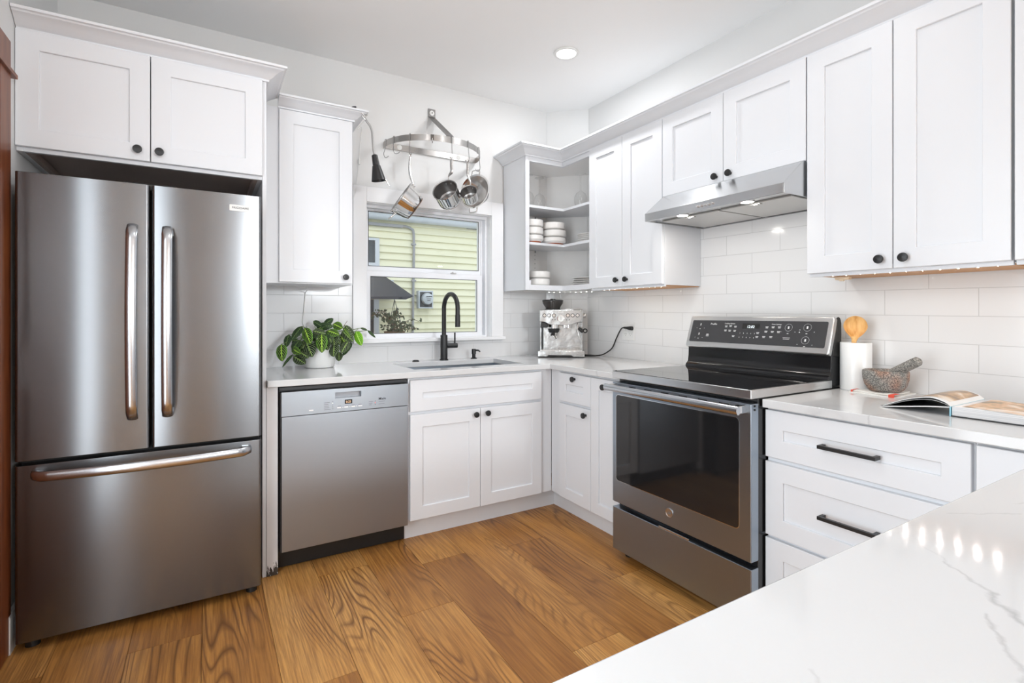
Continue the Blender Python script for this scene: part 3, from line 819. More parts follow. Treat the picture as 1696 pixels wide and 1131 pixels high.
# ------------------------------------------------------------------ open corner cabinet
t = thing('corner_cabinet', 'white open corner cabinet with shelves of dishes right of the window', 'cabinet', (1.95, -0.2, 1.374), 'white wall cabinets')
LP = [(1.647, -0.285), (1.953, -0.285), (1.953, -0.609), (2.222, -0.609), (2.222, -0.218), (2.002, -0.014), (1.647, -0.014)]
b = B().box(1.6278, 1.646, -0.285, -0.002, 1.374, 2.285)
obj('side_panel', b, M['cab'], t, 0.001)
b = B()
b.box(1.6278, 1.6578, -0.299, -0.282, 1.374, 2.285)                    # stile
b.box(1.6578, 1.9376, -0.299, -0.282, 1.374, 1.4095).box(1.6578, 1.9376, -0.299, -0.282, 2.248, 2.285)
b.box(1.9376, 1.9546, -0.6095, -0.2825, 1.374, 1.4095).box(1.9376, 1.9546, -0.6095, -0.2825, 2.248, 2.285)
b.box(1.6570, 1.672, -0.2985, -0.2835, 1.4090, 1.440)
obj('face_frame', b, M['cab'], t, 0.0008)
b = B().box(1.646, 2.002, -0.012, -0.002, 1.374, 2.28).box(2.224, 2.234, -0.612, -0.214, 1.374, 2.28)
b.prism_z([(2.000, -0.013), (2.223, -0.217), (2.232, -0.213), (2.005, -0.006)], 1.374, 2.28)
obj('back_panel', b, M['cabin'], t)
obj('shelf', B().prism_z(LP, 1.392, 1.408), M['cabin'], t)
for z in (1.6850, 1.9390):
    obj('shelf', B().prism_z(LP, z, z + 0.0175), M['cab'], t, 0.0008)
obj('top_panel', B().prism_z(LP, 2.250, 2.268), M['cabin'], t)
for k in range(4): obj('peg_hole', B().cyl((1.893, -0.0125, 1.555 + 0.032 * k), (1.893, -0.0095, 1.555 + 0.032 * k), 0.0028, seg=10), M['dgrey'], t)
obj('shelf_pin', B().box(1.890, 1.897, -0.022, -0.012, 1.668, 1.684), M['chrome2'], t)
obj('shelf_pin', B().box(1.890, 1.897, -0.022, -0.012, 1.922, 1.938), M['chrome2'], t)
o = obj('covered_dish', B().lathe([(0.0, 0.0), (0.055, 0.0), (0.075, 0.03), (0.078, 0.045), (0.06, 0.066), (0.02, 0.078), (0.012, 0.09), (0.0, 0.094)], (1.80, -0.15, 2.344), ZP, 28), M['ceram'])
tag(o, 'small white domed dish on top of the open corner cabinet', 'dish')
o = obj('cabinet_top', B().prism_z([(1.632, -0.002), (1.632, -0.295), (1.935, -0.295), (1.935, -0.605), (2.234, -0.605), (2.234, -0.214), (2.004, -0.002)], 2.286, 2.3435), M['cab'], t)

# ------------------------------------------------------------------ right wall cabinets
XF = 1.9176
def wall_cab(label, y0, y1, z0, split, knobs, zk, under=True):
    """y0 > y1 (left to right); split: seam y"""
    t = thing('wall_cabinet', label, 'cabinet', (2.09, (y0 + y1) / 2, z0), 'white wall cabinets')
    obj('carcass', B().box(XF + 0.021, 2.234, y1 + 0.001, y0 - 0.001, z0 - 0.003, 2.285).box(XF + 0.021, XF + 0.034, y1 + 0.001, y0 - 0.001, z0 - 0.012 * under, z0 - 0.002), M['cab'], t, 0.001)
    edges = [y0 - 0.002] + split + [y1 + 0.002]
    for i in range(len(edges) - 1):
        a = edges[i] - (0.0015 if i else 0); c = edges[i + 1] + (0.0015 if i < len(edges) - 2 else 0)
        d = obj('door', B().shaker((XF, a, z0 + 0.002), YN, XN, a - c, 2.277 - z0 - 0.002), M['cab'], t)
        if i < len(knobs) and knobs[i] is not None: knob(d, (XF, knobs[i], zk), XN)
    if under:
        obj('underside', B().box(XF + 0.035, 2.233, y1 + 0.012, y0 - 0.012, z0 - 0.0075, z0 - 0.003), M['orangewood'], t)
    return t
wall_cab('white two-door wall cabinet between the open shelves and the range hood', -0.6105, -1.2335, 1.374, [-0.9188], [-0.881, -0.9636], 1.416)
wall_cab('short white two-door cabinet directly above the range hood', -1.2345, -2.0155, 1.847, [-1.6179], [-1.5805, -1.658], 1.879, False)
wall_cab('tall white two-door wall cabinet right of the range hood', -2.0165, -2.6460, 1.374, [-2.3268], [-2.2892, -2.3655], 1.411)
wall_cab('white wall cabinet cut off at the right edge of the picture', -2.6500, -3.2700, 1.374, [-2.96], [-2.92, -3.0], 1.411)
# flush bright light fittings and a clip under the cabinets
t = thing('mounting_clip', 'small beige plastic clip under the wall cabinet right of the hood', 'clip', (2.06, -2.07, 1.362))
obj('clip_body', B().box(2.050, 2.075, -2.115, -2.060, 1.352, 1.3665), mat('beige_plastic', (0.72, 0.60, 0.45), 0.5), t, 0.003)
obj('clip_tab', B().box(2.056, 2.068, -2.092, -2.075, 1.347, 1.353), D.materials['beige_plastic'], t, 0.001)

# ------------------------------------------------------------------ LED strips under the cabinets
def led_strip(label, pts, zc, n, r=0.0042):
    t = thing('led_strip', label, 'light strip', (*pts[0], zc), 'under-cabinet light strips')
    (x0, y0), (x1, y1) = pts
    b = B().flat([(x0, y0, zc - 0.0008), (x1, y1, zc - 0.0008)], (y0 - y1, x1 - x0, 0), 0.008, 0.0012)
    obj('strip', b, M['white'], t)
    L = None
    for k in range(n):
        s = (k + 0.5) / n
        p = Vector((x0 + (x1 - x0) * s, y0 + (y1 - y0) * s, zc - 0.0016))
        if L is None: L = obj('light_diode', B().lathe([(r, 0), (0.0, 0.0002)], (0, 0, 0), (0, 0, -1), 10, False), M['led']); q = L
        else: q = L.copy(); COL.objects.link(q)
        q.parent = t
        q.location = p - Vector(t.location)
    return t
led_strip('row of tiny lights under the wall cabinet right of the hood', [(1.985, -2.06), (1.985, -2.62)], 1.3662, 11)
led_strip('row of tiny lights under the wall cabinet left of the hood', [(1.985, -0.66), (1.985, -1.19)], 1.3662, 11)
led_strip('row of tiny lights under the open corner cabinet', [(1.93, -0.110), (2.19, -0.345)], 1.3725, 9, 0.0019)

# ------------------------------------------------------------------ range hood
t = thing('range_hood', 'stainless steel under-cabinet range hood over the range', 'range hood', (2.0, -1.633, 1.70))
HY0, HY1 = -1.251, -2.011
prof = [(1.770, 1.6975), (1.770, 1.7385), (1.905, 1.8445), (2.234, 1.8445), (2.234, 1.6975), (2.222, 1.6975), (2.222, 1.7080), (1.782, 1.7080), (1.782, 1.6975)]
b = B().prism_y(prof, HY1 + 0.004, HY0 - 0.004)
b.prism_y([(1.770, 1.6975), (1.770, 1.7385), (1.905, 1.8445), (2.234, 1.8445), (2.234, 1.6975)], HY1, HY1 + 0.004)
b.prism_y([(1.770, 1.6975), (1.770, 1.7385), (1.905, 1.8445), (2.234, 1.8445), (2.234, 1.6975)], HY0 - 0.004, HY0)
obj('hood_shell', b, M['hoodsteel'], t, 0.0012)
mesh_grey = mat('filter_mesh', (0.62, 0.61, 0.59), 0.42, 1.0)
for (a, c) in ((HY0 - 0.03, -1.628), (-1.640, HY1 + 0.03)):
    f = obj('filter', B().box(1.870, 2.205, c, a, 1.7005, 1.7075), mesh_grey, t, 0.001)
    ym = (a + c) / 2
    obj('filter_latch', B().box(1.876, 1.896, ym - 0.024, ym + 0.024, 1.6975, 1.7005).box(1.880, 1.890, ym - 0.010, ym + 0.010, 1.6955, 1.6980), mesh_grey, f)
for y in (-1.447, -1.805):
    l = obj('hood_lamp', B().lathe([(0.030, 0.0), (0.031, 0.004), (0.026, 0.005)], (1.832, y, 1.7080), (0, 0, -1), 28, False), M['chrome2'], t)
    obj('lamp_lens', B().lathe([(0.027, 0.0045), (0.0, 0.0050)], (1.832, y, 1.7080), (0, 0, -1), 28, False), M['hoodlamp'], l)
    area('hood_spot', (1.832, y, 1.7000), (0, 0, 0), 0.05, 0.05, 0.8, (1.0, 0.95, 0.88), 'DISK')
for k in range(5):
    obj('push_button', B().cyl((1.7705, -1.590 - 0.0203 * k, 1.7178), (1.761, -1.590 - 0.0203 * k, 1.7178), 0.0050, seg=14), M['chrome'], t)

# ------------------------------------------------------------------ base cabinets
BF = -0.6352
t = thing('base_cabinet', 'white sink base cabinet with false drawer front and two doors', 'cabinet', (1.12, -0.35, 0.0), 'white base cabinets')
b = B().box(0.692, 1.616, -0.615, -0.597, 0.115, 0.872).box(0.692, 0.710, -0.597, -0.01, 0.115, 0.872).box(1.545, 1.563, -0.597, -0.01, 0.115, 0.872)
b.box(0.710, 1.545, -0.597, -0.01, 0.115, 0.133)
obj('carcass', b, M['cab'], t, 0.001)
obj('toe_kick', B().box(0.692, 1.682, -0.552, -0.534, 0.0, 0.1145), M['cab'], t)
obj('drawer_front', B().shaker((0.6986, BF, 0.6939), XP, YN, 0.8315, 0.1667), M['cab'], t)
for (x0, x1, kx, kz) in ((0.6986, 1.1101, 1.0775, 0.646), (1.1131, 1.5301, 1.1511, 0.648)):
    d = obj('door', B().shaker((x0, BF, 0.120), XP, YN, x1 - x0, 0.5578), M['cab'], t)
    knob(d, (kx, BF, kz), YN)

XB = 1.5972
t = thing('base_cabinet', 'narrow white base cabinet with a small drawer over a door beside the corner', 'cabinet', (1.9, -0.86, 0.0), 'white base cabinets')
obj('carcass', B().box(1.617, 2.22, -1.0125, -0.617, 0.115, 0.872), M['cab'], t, 0.001)
obj('toe_kick', B().box(1.682, 1.70, -1.0125, -0.552, 0.0, 0.1145), M['cab'], t)
d = obj('drawer', B().shaker((XB, -0.7216, 0.6939), YN, XN, 0.2899, 0.1667, rail=0.062), M['cab'], t)
knob(d, (XB, -0.8742, 0.835), XN)
d = obj('door', B().shaker((XB, -0.7216, 0.120), YN, XN, 0.2899, 0.5578, rail=0.062), M['cab'], t)
knob(d, (XB, -0.9743, 0.644), XN)
t = thing('base_cabinet', 'slim white full-height base cabinet touching the left side of the range', 'cabinet', (1.9, -1.14, 0.0), 'white base cabinets')
obj('carcass', B().box(1.617, 2.22, -1.272, -1.0135, 0.115, 0.872), M['cab'], t, 0.001)
obj('toe_kick', B().box(1.682, 1.70, -1.272, -1.0135, 0.0, 0.1145), M['cab'], t)
d = obj('door', B().shaker((XB, -1.0155, 0.120), YN, XN, 0.2545, 0.7406, rail=0.062), M['cab'], t)
knob(d, (XB, -1.1354, 0.8215), XN)

t = thing('base_cabinet', 'white three-drawer base cabinet with black bar pulls right of the range', 'cabinet', (1.9, -2.34, 0.0), 'white base cabinets')
obj('carcass', B().box(1.617, 2.22, -2.651, -2.0395, 0.105, 0.857), M['cab'], t, 0.001)
obj('toe_kick', B().box(1.682, 1.70, -2.651, -2.0395, 0.0, 0.1045), M['cab'], t)
for (z0, z1, zk) in ((0.6727, 0.8486, 0.7578), (0.3794, 0.6553, 0.5165), (0.1150, 0.3679, 0.242)):
    d = obj('drawer', B().shaker((XB, -2.0343 - 0.006, z0), YN, XN, 0.6067, z1 - z0), M['cab'], t)
    bar_pull(d, (XB, -2.3375, zk), YN, XN, 0.177)
t = thing('base_cabinet', 'white corner base cabinet door partly hidden behind the foreground counter', 'cabinet', (1.9, -2.75, 0.0), 'white base cabinets')
obj('carcass', B().box(1.617, 2.22, -2.858, -2.652, 0.105, 0.857), M['cab'], t, 0.001)
obj('toe_kick', B().box(1.682, 1.70, -2.858, -2.652, 0.0, 0.1045), M['cab'], t)
obj('door', B().shaker((XB, -2.657, 0.115), YN, XN, 0.20, 0.7336, rail=0.067), M['cab'], t)
# peninsula base under the foreground counter
t = thing('base_cabinet', 'white peninsula base cabinet beneath the foreground counter', 'cabinet', (0.8, -3.2, 0.0), 'white base cabinets')
obj('carcass', B().box(-0.05, 2.22, -3.48, -2.880, 0.105, 0.857), M['cab'], t, 0.001)
obj('toe_kick', B().box(-0.03, 2.22, -3.43, -2.955, 0.0, 0.1045), M['cab'], t)
for k in range(3):
    obj('door', B().shaker((1.55 - 0.53 * k, -2.860, 0.115), XN, YP, 0.515, 0.7336), M['cab'], t)

# ------------------------------------------------------------------ countertops
ZC = 0.9065; CT = 0.031
SX0, SX1, SY0, SY1 = 0.757, 1.468, -0.540, -0.142       # sink cutout
cb = B()
YE = -0.6565; XE = 1.577
xs = [0.0172, SX0, SX1, XE, 2.2355]; 
def cells(b, xs, ys, keep, z0, z1):
    """solid slab from a grid of kept cells"""
    idx = {}
    def vid(i, j, k):
        key = (i, j, k)
        if key not in idx: idx[key] = len(b.v); b.v.append((xs[i], ys[j], z1 if k else z0))
        return idx[key]
    nx, ny = len(xs) - 1, len(ys) - 1
    K = lambda i, j: 0 <= i < nx and 0 <= j < ny and keep(i, j)
    for i in range(nx):
        for j in range(ny):
            if not K(i, j): continue
            b.f.append((vid(i, j, 1), vid(i + 1, j, 1), vid(i + 1, j + 1, 1), vid(i, j + 1, 1)))
            b.f.append((vid(i, j, 0), vid(i, j + 1, 0), vid(i + 1, j + 1, 0), vid(i + 1, j, 0)))
            if not K(i - 1, j): b.f.append((vid(i, j, 0), vid(i, j, 1), vid(i, j + 1, 1), vid(i, j + 1, 0)))
            if not K(i + 1, j): b.f.append((vid(i + 1, j, 0), vid(i + 1, j + 1, 0), vid(i + 1, j + 1, 1), vid(i + 1, j, 1)))
            if not K(i, j - 1): b.f.append((vid(i, j, 0), vid(i + 1, j, 0), vid(i + 1, j, 1), vid(i, j, 1)))
            if not K(i, j + 1): b.f.append((vid(i, j + 1, 0), vid(i, j + 1, 1), vid(i + 1, j + 1, 1), vid(i + 1, j + 1, 0)))
    return b
ys = [-1.2725, YE, SY0, SY1, -0.2105, -0.001]; ys = [-1.2725, YE, SY0, SY1, -0.001]
cells(cb, xs, ys, lambda i, j: (j > 0 or i == 3) and not (i == 1 and j == 2), ZC - CT, ZC)
# trim the far corner behind the diagonal tile strip
cb.v = [(2.2355, -0.211, z) if (abs(x - 2.2355) < 1e-6 and abs(y + 0.142) < 1e-6) else ((2.005, -0.001, z) if (abs(x - 2.2355) < 1e-6 and abs(y + 0.001) < 1e-6) else (x, y, z)) for x, y, z in cb.v]
o = obj('countertop', cb, M['quartz'], None, 0.003); tag(o, 'white quartz countertop with the sink, running around the corner to the range', 'countertop')
cb = B(); ZR = 0.8895
cells(cb, [-0.12, XE, 2.2355], [-3.62, -2.843, -2.0405], lambda i, j: j == 0 or i == 1, ZR - CT, ZR)
o = obj('countertop', cb, M['quartz'], None, 0.003); tag(o, 'white veined quartz counter with the cookbook, turning into the foreground peninsula', 'countertop')

# ------------------------------------------------------------------ sink, faucet and deck fittings
t = thing('kitchen_sink', 'undermount stainless steel sink below the window', 'sink', (1.11, -0.34, ZC - CT))
b = B()
zb = 0.66; zt = ZC - CT - 0.0005
def tray(b, x0, x1, y0, y1, z0, z1, th):
    b.box(x0 - th, x0, y0 - th, y1 + th, z0, z1).box(x1, x1 + th, y0 - th, y1 + th, z0, z1)
    b.box(x0, x1, y0 - th, y0, z0, z1).box(x0, x1, y1, y1 + th, z0, z1).box(x0 - th, x1 + th, y0 - th, y1 + th, z0 - th, z0)
tray(b, SX0 + 0.003, SX1 - 0.003, SY0 + 0.003, SY1 - 0.003, zb, zt, 0.0015)
obj('basin', b, M['steel'], t)
obj('drain', B().lathe([(0.045, 0), (0.043, 0.003), (0.03, 0.001), (0.0, 0.0005)], (1.11, -0.30, zb), ZP, 28, False), M['chrome'], t)

t = thing('kitchen_faucet', 'matte black gooseneck kitchen faucet in front of the window', 'faucet', (1.124, -0.088, ZC))
fx, fy = 1.124, -0.088
obj('base_body', B().lathe([(0.0285, 0), (0.0285, 0.006), (0.0235, 0.008), (0.0235, 0.162), (0.0225, 0.166), (0.0, 0.166)], (fx, fy, ZC), ZP, 32), M['black'], t)
R_ = 0.094
ex, ey = fx + 0.012, -1.0
path = [Vector((fx, fy, 1.065)), Vector((fx, fy, 1.15)), Vector((fx, fy, 1.245))]
path += [Vector((fx + 0.012 * (1 - math.cos(a)) / 2, fy - R_ + R_ * math.cos(a), 1.245 + R_ * math.sin(a))) for a in [PI * k / 20 for k in range(1, 21)]]
path += [Vector((fx + 0.012, fy - 2 * R_, 1.20))]
obj('gooseneck', B().tube(path, 0.0145, 18), M['black'], t)
obj('spray_head', B().cyl((fx + 0.012, fy - 2 * R_, 1.205), (fx + 0.012, fy - 2 * R_, 1.128), 0.0158, 0.0162, 24), M['black'], t)
h = obj('valve_housing', B().cyl((fx + 0.02, fy, 1.001), (fx + 0.092, fy - 0.006, 1.001), 0.0165, None, 24), M['black'], t)
obj('lever', B().cyl((fx + 0.076, fy - 0.005, 1.010), (fx + 0.076, fy - 0.005, 1.087), 0.0055, None, 14), M['black'], h)
t = thing('soap_dispenser', 'small black soap pump right of the faucet', 'soap dispenser', (1.345, -0.085, ZC))
obj('collar', B().lathe([(0.0215, 0), (0.0215, 0.005), (0.012, 0.009), (0.012, 0.03), (0.015, 0.033), (0.015, 0.062), (0.013, 0.066), (0.0, 0.066)], (1.345, -0.085, ZC), ZP, 24), M['black'], t)
obj('spout', B().tube([(1.345, -0.085, ZC + 0.056), (1.360, -0.120, ZC + 0.058), (1.366, -0.138, ZC + 0.050)], [0.0065, 0.0055, 0.004], 12), M['black'], t)
o = obj('air_switch', B().lathe([(0.022, 0), (0.022, 0.004), (0.017, 0.007), (0.016, 0.0095), (0.0, 0.010)], (0.930, -0.085, ZC), ZP, 28), M['black'])
tag(o, 'flat black round button on the counter left of the faucet', 'button')

# ------------------------------------------------------------------ dishwasher
t = thing('dishwasher', 'stainless steel dishwasher between the filler strip and sink cabinet', 'dishwasher', (0.38, -0.35, 0.0))
obj('tub', B().box(0.070, 0.688, -0.600, -0.05, 0.105, 0.868), M['dark'], t)
obj('toe_panel', B().box(0.068, 0.690, -0.560, -0.530, 0.006, 0.105), M['blackplastic'], t)
for (x, z) in ((0.155, 0.080), (0.610, 0.080)):
    obj('screw', B().cyl((x, -0.560, z), (x, -0.5635, z), 0.0045, seg=10), M['chrome'], t)
d = obj('door', B().box(0.0785, 0.685, BF, -0.600, 0.104, 0.7305), M['dwsteel'], t, 0.002)
obj('door_edge', B().box(0.0735, 0.0785, -0.634, -0.600, 0.104, 0.845), M['blackplastic'], t)
cp = B().frame((0.0775, BF - 0.002, 0.7335), XP, ZP, YP, 0.608, 0.113, (0.2408, 0.2438, 0.0665, 0.020), 0.032)
c = obj('control_panel', cp, M['dwsteel'], t, 0.0012)
PY = BF - 0.0022
obj('grip_recess', B().box(0.3183, 0.4417, -0.612, -0.604, 0.800, 0.8265), mat('recess_grey_steel', (0.33, 0.34, 0.36), 0.4, 1.0), c)
obj('display', B().box(0.3625, 0.3985, PY - 0.0006, PY + 0.001, 0.7690, 0.7895), M['dark'], c)
text('digits', '0:25', 0.0145, (0.3805, PY - 0.0012, 0.7740), XP, ZP, M['amber'], c, 'CENTER')
for i, x in enumerate((0.3355, 0.3695, 0.4035, 0.4375)):
    obj('program_button', B().rrect((x - 0.0095, PY - 0.001, 0.7505), XP, ZP, YP, 0.019, 0.0055, 0.0015, 0.002), M['white'], c)
obj('power_button', B().rrect((0.197, PY - 0.001, 0.7495), XP, ZP, YP, 0.020, 0.0055, 0.0015, 0.002), M['white'], c)
pm = B()
for k in range(5):
    pm.box(0.2655, 0.2655 + (0.026, 0.020, 0.022, 0.024, 0.030)[k], PY - 0.0004, PY + 0.001, 0.7815 - 0.0085 * k, 0.7836 - 0.0085 * k)
for x in (0.329, 0.364, 0.395, 0.428): pm.box(x, x + 0.016, PY - 0.0004, PY + 0.001, 0.7605, 0.7622)
for k in range(3): pm.box(0.480, 0.502 - 0.004 * k, PY - 0.0004, PY + 0.001, 0.7690 - 0.0085 * k, 0.7709 - 0.0085 * k)
pm.box(0.530, 0.562, PY - 0.0004, PY + 0.001, 0.7655, 0.7672).box(0.530, 0.560, PY - 0.0004, PY + 0.001, 0.7525, 0.7542)
obj('panel_print', pm, M['greymark'], c)
for k in range(5):
    obj('indicator_light', B().cyl((0.3055, PY + 0.001, 0.7868 - 0.0091 * k), (0.3055, PY - 0.0006, 0.7868 - 0.0091 * k), 0.0020, seg=10), M['spot'] if k == 1 else M['greymark'], c)
for k, m in ((0, 'greymark'), (1, 'redled'), (2, 'greymark')):
    obj('indicator_light', B().cyl((0.5124, PY + 0.001, 0.7705 - 0.0085 * k), (0.5124, PY - 0.0006, 0.7705 - 0.0085 * k), 0.0021, seg=10), M[m], c)
for x in (0.3535, 0.387, 0.4205):
    obj('indicator_light', B().cyl((x, PY + 0.001, 0.7532), (x, PY - 0.0006, 0.7532), 0.0016, seg=10), M['spot'], c)
text('lettering', 'Miele', 0.0175, (0.5295, PY - 0.0004, 0.7745), XP, ZP, M['ink'], c, 'LEFT', bold=0.00012)
obj('latch_rail', B().box(0.072, 0.686, -0.612, -0.56, 0.852, 0.866), M['dgrey'], t)

# ------------------------------------------------------------------ range
t = thing('range', 'freestanding stainless electric range with black glass cooktop', 'range', (1.85, -1.66, 0.0))
RY0, RY1 = -1.2812, -2.0385
b = B().box(1.560, 2.150, RY1 + 0.004, RY0 - 0.004, 0.060, 0.893)
obj('body', b, M['blackgloss'], t, 0.002)
for (x, y) in ((1.60, RY0 - 0.035), (1.60, RY1 + 0.035), (2.10, RY0 - 0.035), (2.10, RY1 + 0.035)):
    obj('foot', B().cyl((x, y, 0.0), (x, y, 0.062), 0.017, 0.012, 16).cyl((x, y, 0.0), (x, y, 0.010), 0.022, None, 16), M['blackplastic'], t)
XD = 1.5165
d = obj('oven_door', B().box(XD, 1.562, RY1 + 0.0015, RY0 - 0.0015, 0.2825, 0.8735), M['steel'], t, 0.003)
obj('oven_window', B().rrect((XD - 0.0015, -1.3100, 0.3930), YN, ZP, XP, 0.6755, 0.4200, 0.016, 0.004), M['ovenglass'], d)
obj('window_trim', B().rrect((XD - 0.0008, -1.3078, 0.3908), YN, ZP, XP, 0.6799, 0.4244, 0.018, 0.003), M['chrome'], d)
vb = B()
for k in range(6): vb.box(XD - 0.0012, XD + 0.002, -1.42 - 0.1 * k - 0.022, -1.42 - 0.1 * k + 0.022, 0.8585, 0.8625)
obj('vent_slots', vb, M['dark'], d)
vb = B().box(1.532, 1.541, RY1 - 0.0003, RY1 + 0.004, 0.862, 0.869).box(1.532, 1.541, RY1 - 0.0003, RY1 + 0.004, 0.848, 0.855)
obj('hinge_slots', vb, M['dark'], d)
hb = B().tube([(1.462 + 0.010 * math.cos(PI * 2 * (k / 24 - 0.5)) * 0 , -1.2890 - 0.7330 * k / 24, 0.8525) for k in range(25)], 0.0165, 16, True, 0.0125, ZP)
h = obj('door_handle', hb, M['handle'], d, angle=50)
for y in (-1.309, -2.004):
    obj('handle_post', B().prism_y([(1.455, 0.842), (1.455, 0.863), (1.490, 0.868), (XD + 0.001, 0.868), (XD + 0.001, 0.838), (1.490, 0.838)], y - 0.013, y + 0.013), M['chrome'], h, 0.003)
bd = obj('badge', B().lathe([(0.0, -0.0028), (0.0165, -0.0028), (0.0175, -0.0038), (0.0195, -0.0038), (0.0205, -0.0020), (0.0205, 0.001)], (XD, -1.6463, 0.3416), XP, 36, False), M['chrome2'], d)
text('monogram', 'GE', 0.0165, (XD - 0.0032, -1.6463, 0.3360), YN, ZP, M['greymark'], bd, 'CENTER', extrude=0.0003, shear=0.25)
d = obj('storage_drawer', B().box(XD + 0.001, 1.562, RY1 + 0.0015, RY0 - 0.0015, 0.0480, 0.2565), M['steel'], t, 0.003)
obj('grip_slot', B().box(XD + 0.0005, XD + 0.012, -1.7489, -1.5828, 0.2555, 0.2645), M['chrome2'], d, 0.002)
# cooktop
c = obj('cooktop', B().box(1.5144, 2.075, RY1, RY0, 0.8925, 0.9265), M['console'], t, 0.003)
obj('glass_top', B().rrect((1.5185, RY1 + 0.005, 0.9255), XP, YP, ZP, 0.545, -RY1 + RY0 - 0.010, 0.004, 0.0030), M['cookglass'], c)
# backguard: black riser and slanted steel console
b = B().prism_y([(2.045, 0.927), (2.050, 0.940), (2.058, 0.946), (2.066, 0.956), (2.070, 0.985), (2.072, 1.050), (2.112, 1.185), (2.150, 1.185), (2.150, 0.90), (2.045, 0.90)], RY1 + 0.002, RY0 - 0.002)
bgd = obj('backguard', b, M['blackgloss'], t, 0.002)
ub = Vector((2.0445, 0, 1.0355)); ut = Vector((2.0985, 0, 1.1985)); VV = (ut - ub); VL = VV.length; VV = VV / VL; NN = Vector((-VV.z, 0, VV.x))
def con(y, v, n=0.0): return Vector((ub.x, y, ub.z)) + VV * v + NN * n
cons = B().rrect(con(RY0 - 0.001, 0, -0.030), YN, VV, NN, -RY1 + RY0 - 0.002, VL, 0.010, 0.030, 4)
k = obj('console', cons, M['console'], bgd, 0.006, seg=3)
for yy in (RY0, RY1 + 0.006):
    obj('end_cap', B().prism_y([(2.080, 1.03), (2.118, 1.192), (2.128, 1.197), (2.140, 1.192), (2.150, 1.17), (2.150, 1.02)], yy - 0.006, yy), M['blackplastic'], bgd, 0.002)
p0 = con(RY0 - 0.0215, 0.0285, 0.0002)
scr = obj('control_glass', B().rrect(p0, YN, VV, NN, -RY1 + RY0 - 0.0435, 0.1195, 0.006, 0.0012), M['ctrl'], k)
GW = -RY1 + RY0 - 0.0435; GH = 0.1195
def g(u, v): return p0 + YN * (GW * u) + VV * (GH * v) + NN * 0.0016
gm = B()
def dash(u, v, wd, ht):
    a = g(u, v)
    q = [a + YN * (s * wd / 2) + VV * (r * ht / 2) for (s, r) in ((-1, -1), (1, -1), (1, 1), (-1, 1))]
    gm.add(q, [(0, 1, 2, 3)])
def ringmark(u, v, r):
    n = 24; a = g(u, v); vs = []
    for i in range(n):
        t_ = 2 * PI * i / n
        for rr in (r, r - 0.0007): vs.append(a + YN * (rr * math.cos(t_)) + VV * (rr * math.sin(t_)))
    gm.add(vs, [(2 * i, 2 * ((i + 1) % n), 2 * ((i + 1) % n) + 1, 2 * i + 1) for i in range(n)])
# burner controls (figures and plus or minus marks), key rows
for (u, v) in ((0.078, 0.80), (0.078, 0.36)):
    dash(u, v, 0.005, 0.012); dash(u, v - 0.21, 0.007, 0.003); dash(u - 0.030, v - 0.17, 0.004, 0.0014); dash(u + 0.036, v - 0.17, 0.004, 0.0014); dash(u + 0.036, v - 0.17, 0.0014, 0.004)
for k_ in range(3): dash(0.155, 0.36 - 0.045 * k_, 0.017 - 0.003 * (k_ == 0), 0.0026)
for (u, v) in ((0.300, 0.73), (0.335, 0.75), (0.375, 0.73), (0.300, 0.55), (0.335, 0.55), (0.375, 0.55), (0.372, 0.31), (0.612, 0.73), (0.655, 0.74), (0.698, 0.74), (0.610, 0.55), (0.655, 0.55), (0.698, 0.55), (0.553, 0.48), (0.553, 0.31), (0.602, 0.32), (0.652, 0.33)):
    dash(u, v + 0.022, 0.015, 0.0026); dash(u, v - 0.022, 0.012, 0.0026)
for (u, v) in ((0.760, 0.74), (0.880, 0.76), (0.880, 0.26)):
    ringmark(u, v, 0.0175); dash(u, v, 0.007, 0.012); dash(u, v - 0.24, 0.008, 0.003)
    dash(u - 0.046, v - 0.17, 0.004, 0.0014); dash(u + 0.046, v - 0.17, 0.004, 0.0014); dash(u + 0.046, v - 0.17, 0.0014, 0.004)
for k_ in range(2): dash(0.757, 0.33 - 0.05 * k_, 0.034 - 0.005 * k_, 0.0018)
dash(0.835, 0.66, 0.006, 0.002); dash(0.835, 0.56, 0.006, 0.003)
obj('panel_print', gm, M['mark'], scr, fix=False)
def gt(name, s, u, v, size, m='mark'):
    return text(name, s, size, g(u, v), YN, VV, M[m], scr, 'CENTER', 0.0002)
gt('lettering', 'Profile', 0.192, 0.79, 0.0150)
gt('lettering', 'Cooking Options', 0.326, 0.84, 0.0085)
gt('lettering', 'Oven Settings', 0.676, 0.84, 0.0085)
obj('clock_window', B().rrect(g(0.428, 0.66) - NN * 0.0008, YN, VV, NN, GW * 0.13, GH * 0.22, 0.002, 0.0006), M['dark'], scr)
gt('clock_digits', '12:02', 0.493, 0.69, 0.0185, 'display')
for i, s in enumerate('12345'): gt('key_digit', s, 0.420 + 0.0275 * i, 0.43, 0.0085)
for i, s in enumerate('67890'): gt('key_digit', s, 0.420 + 0.0275 * i, 0.25, 0.0085)
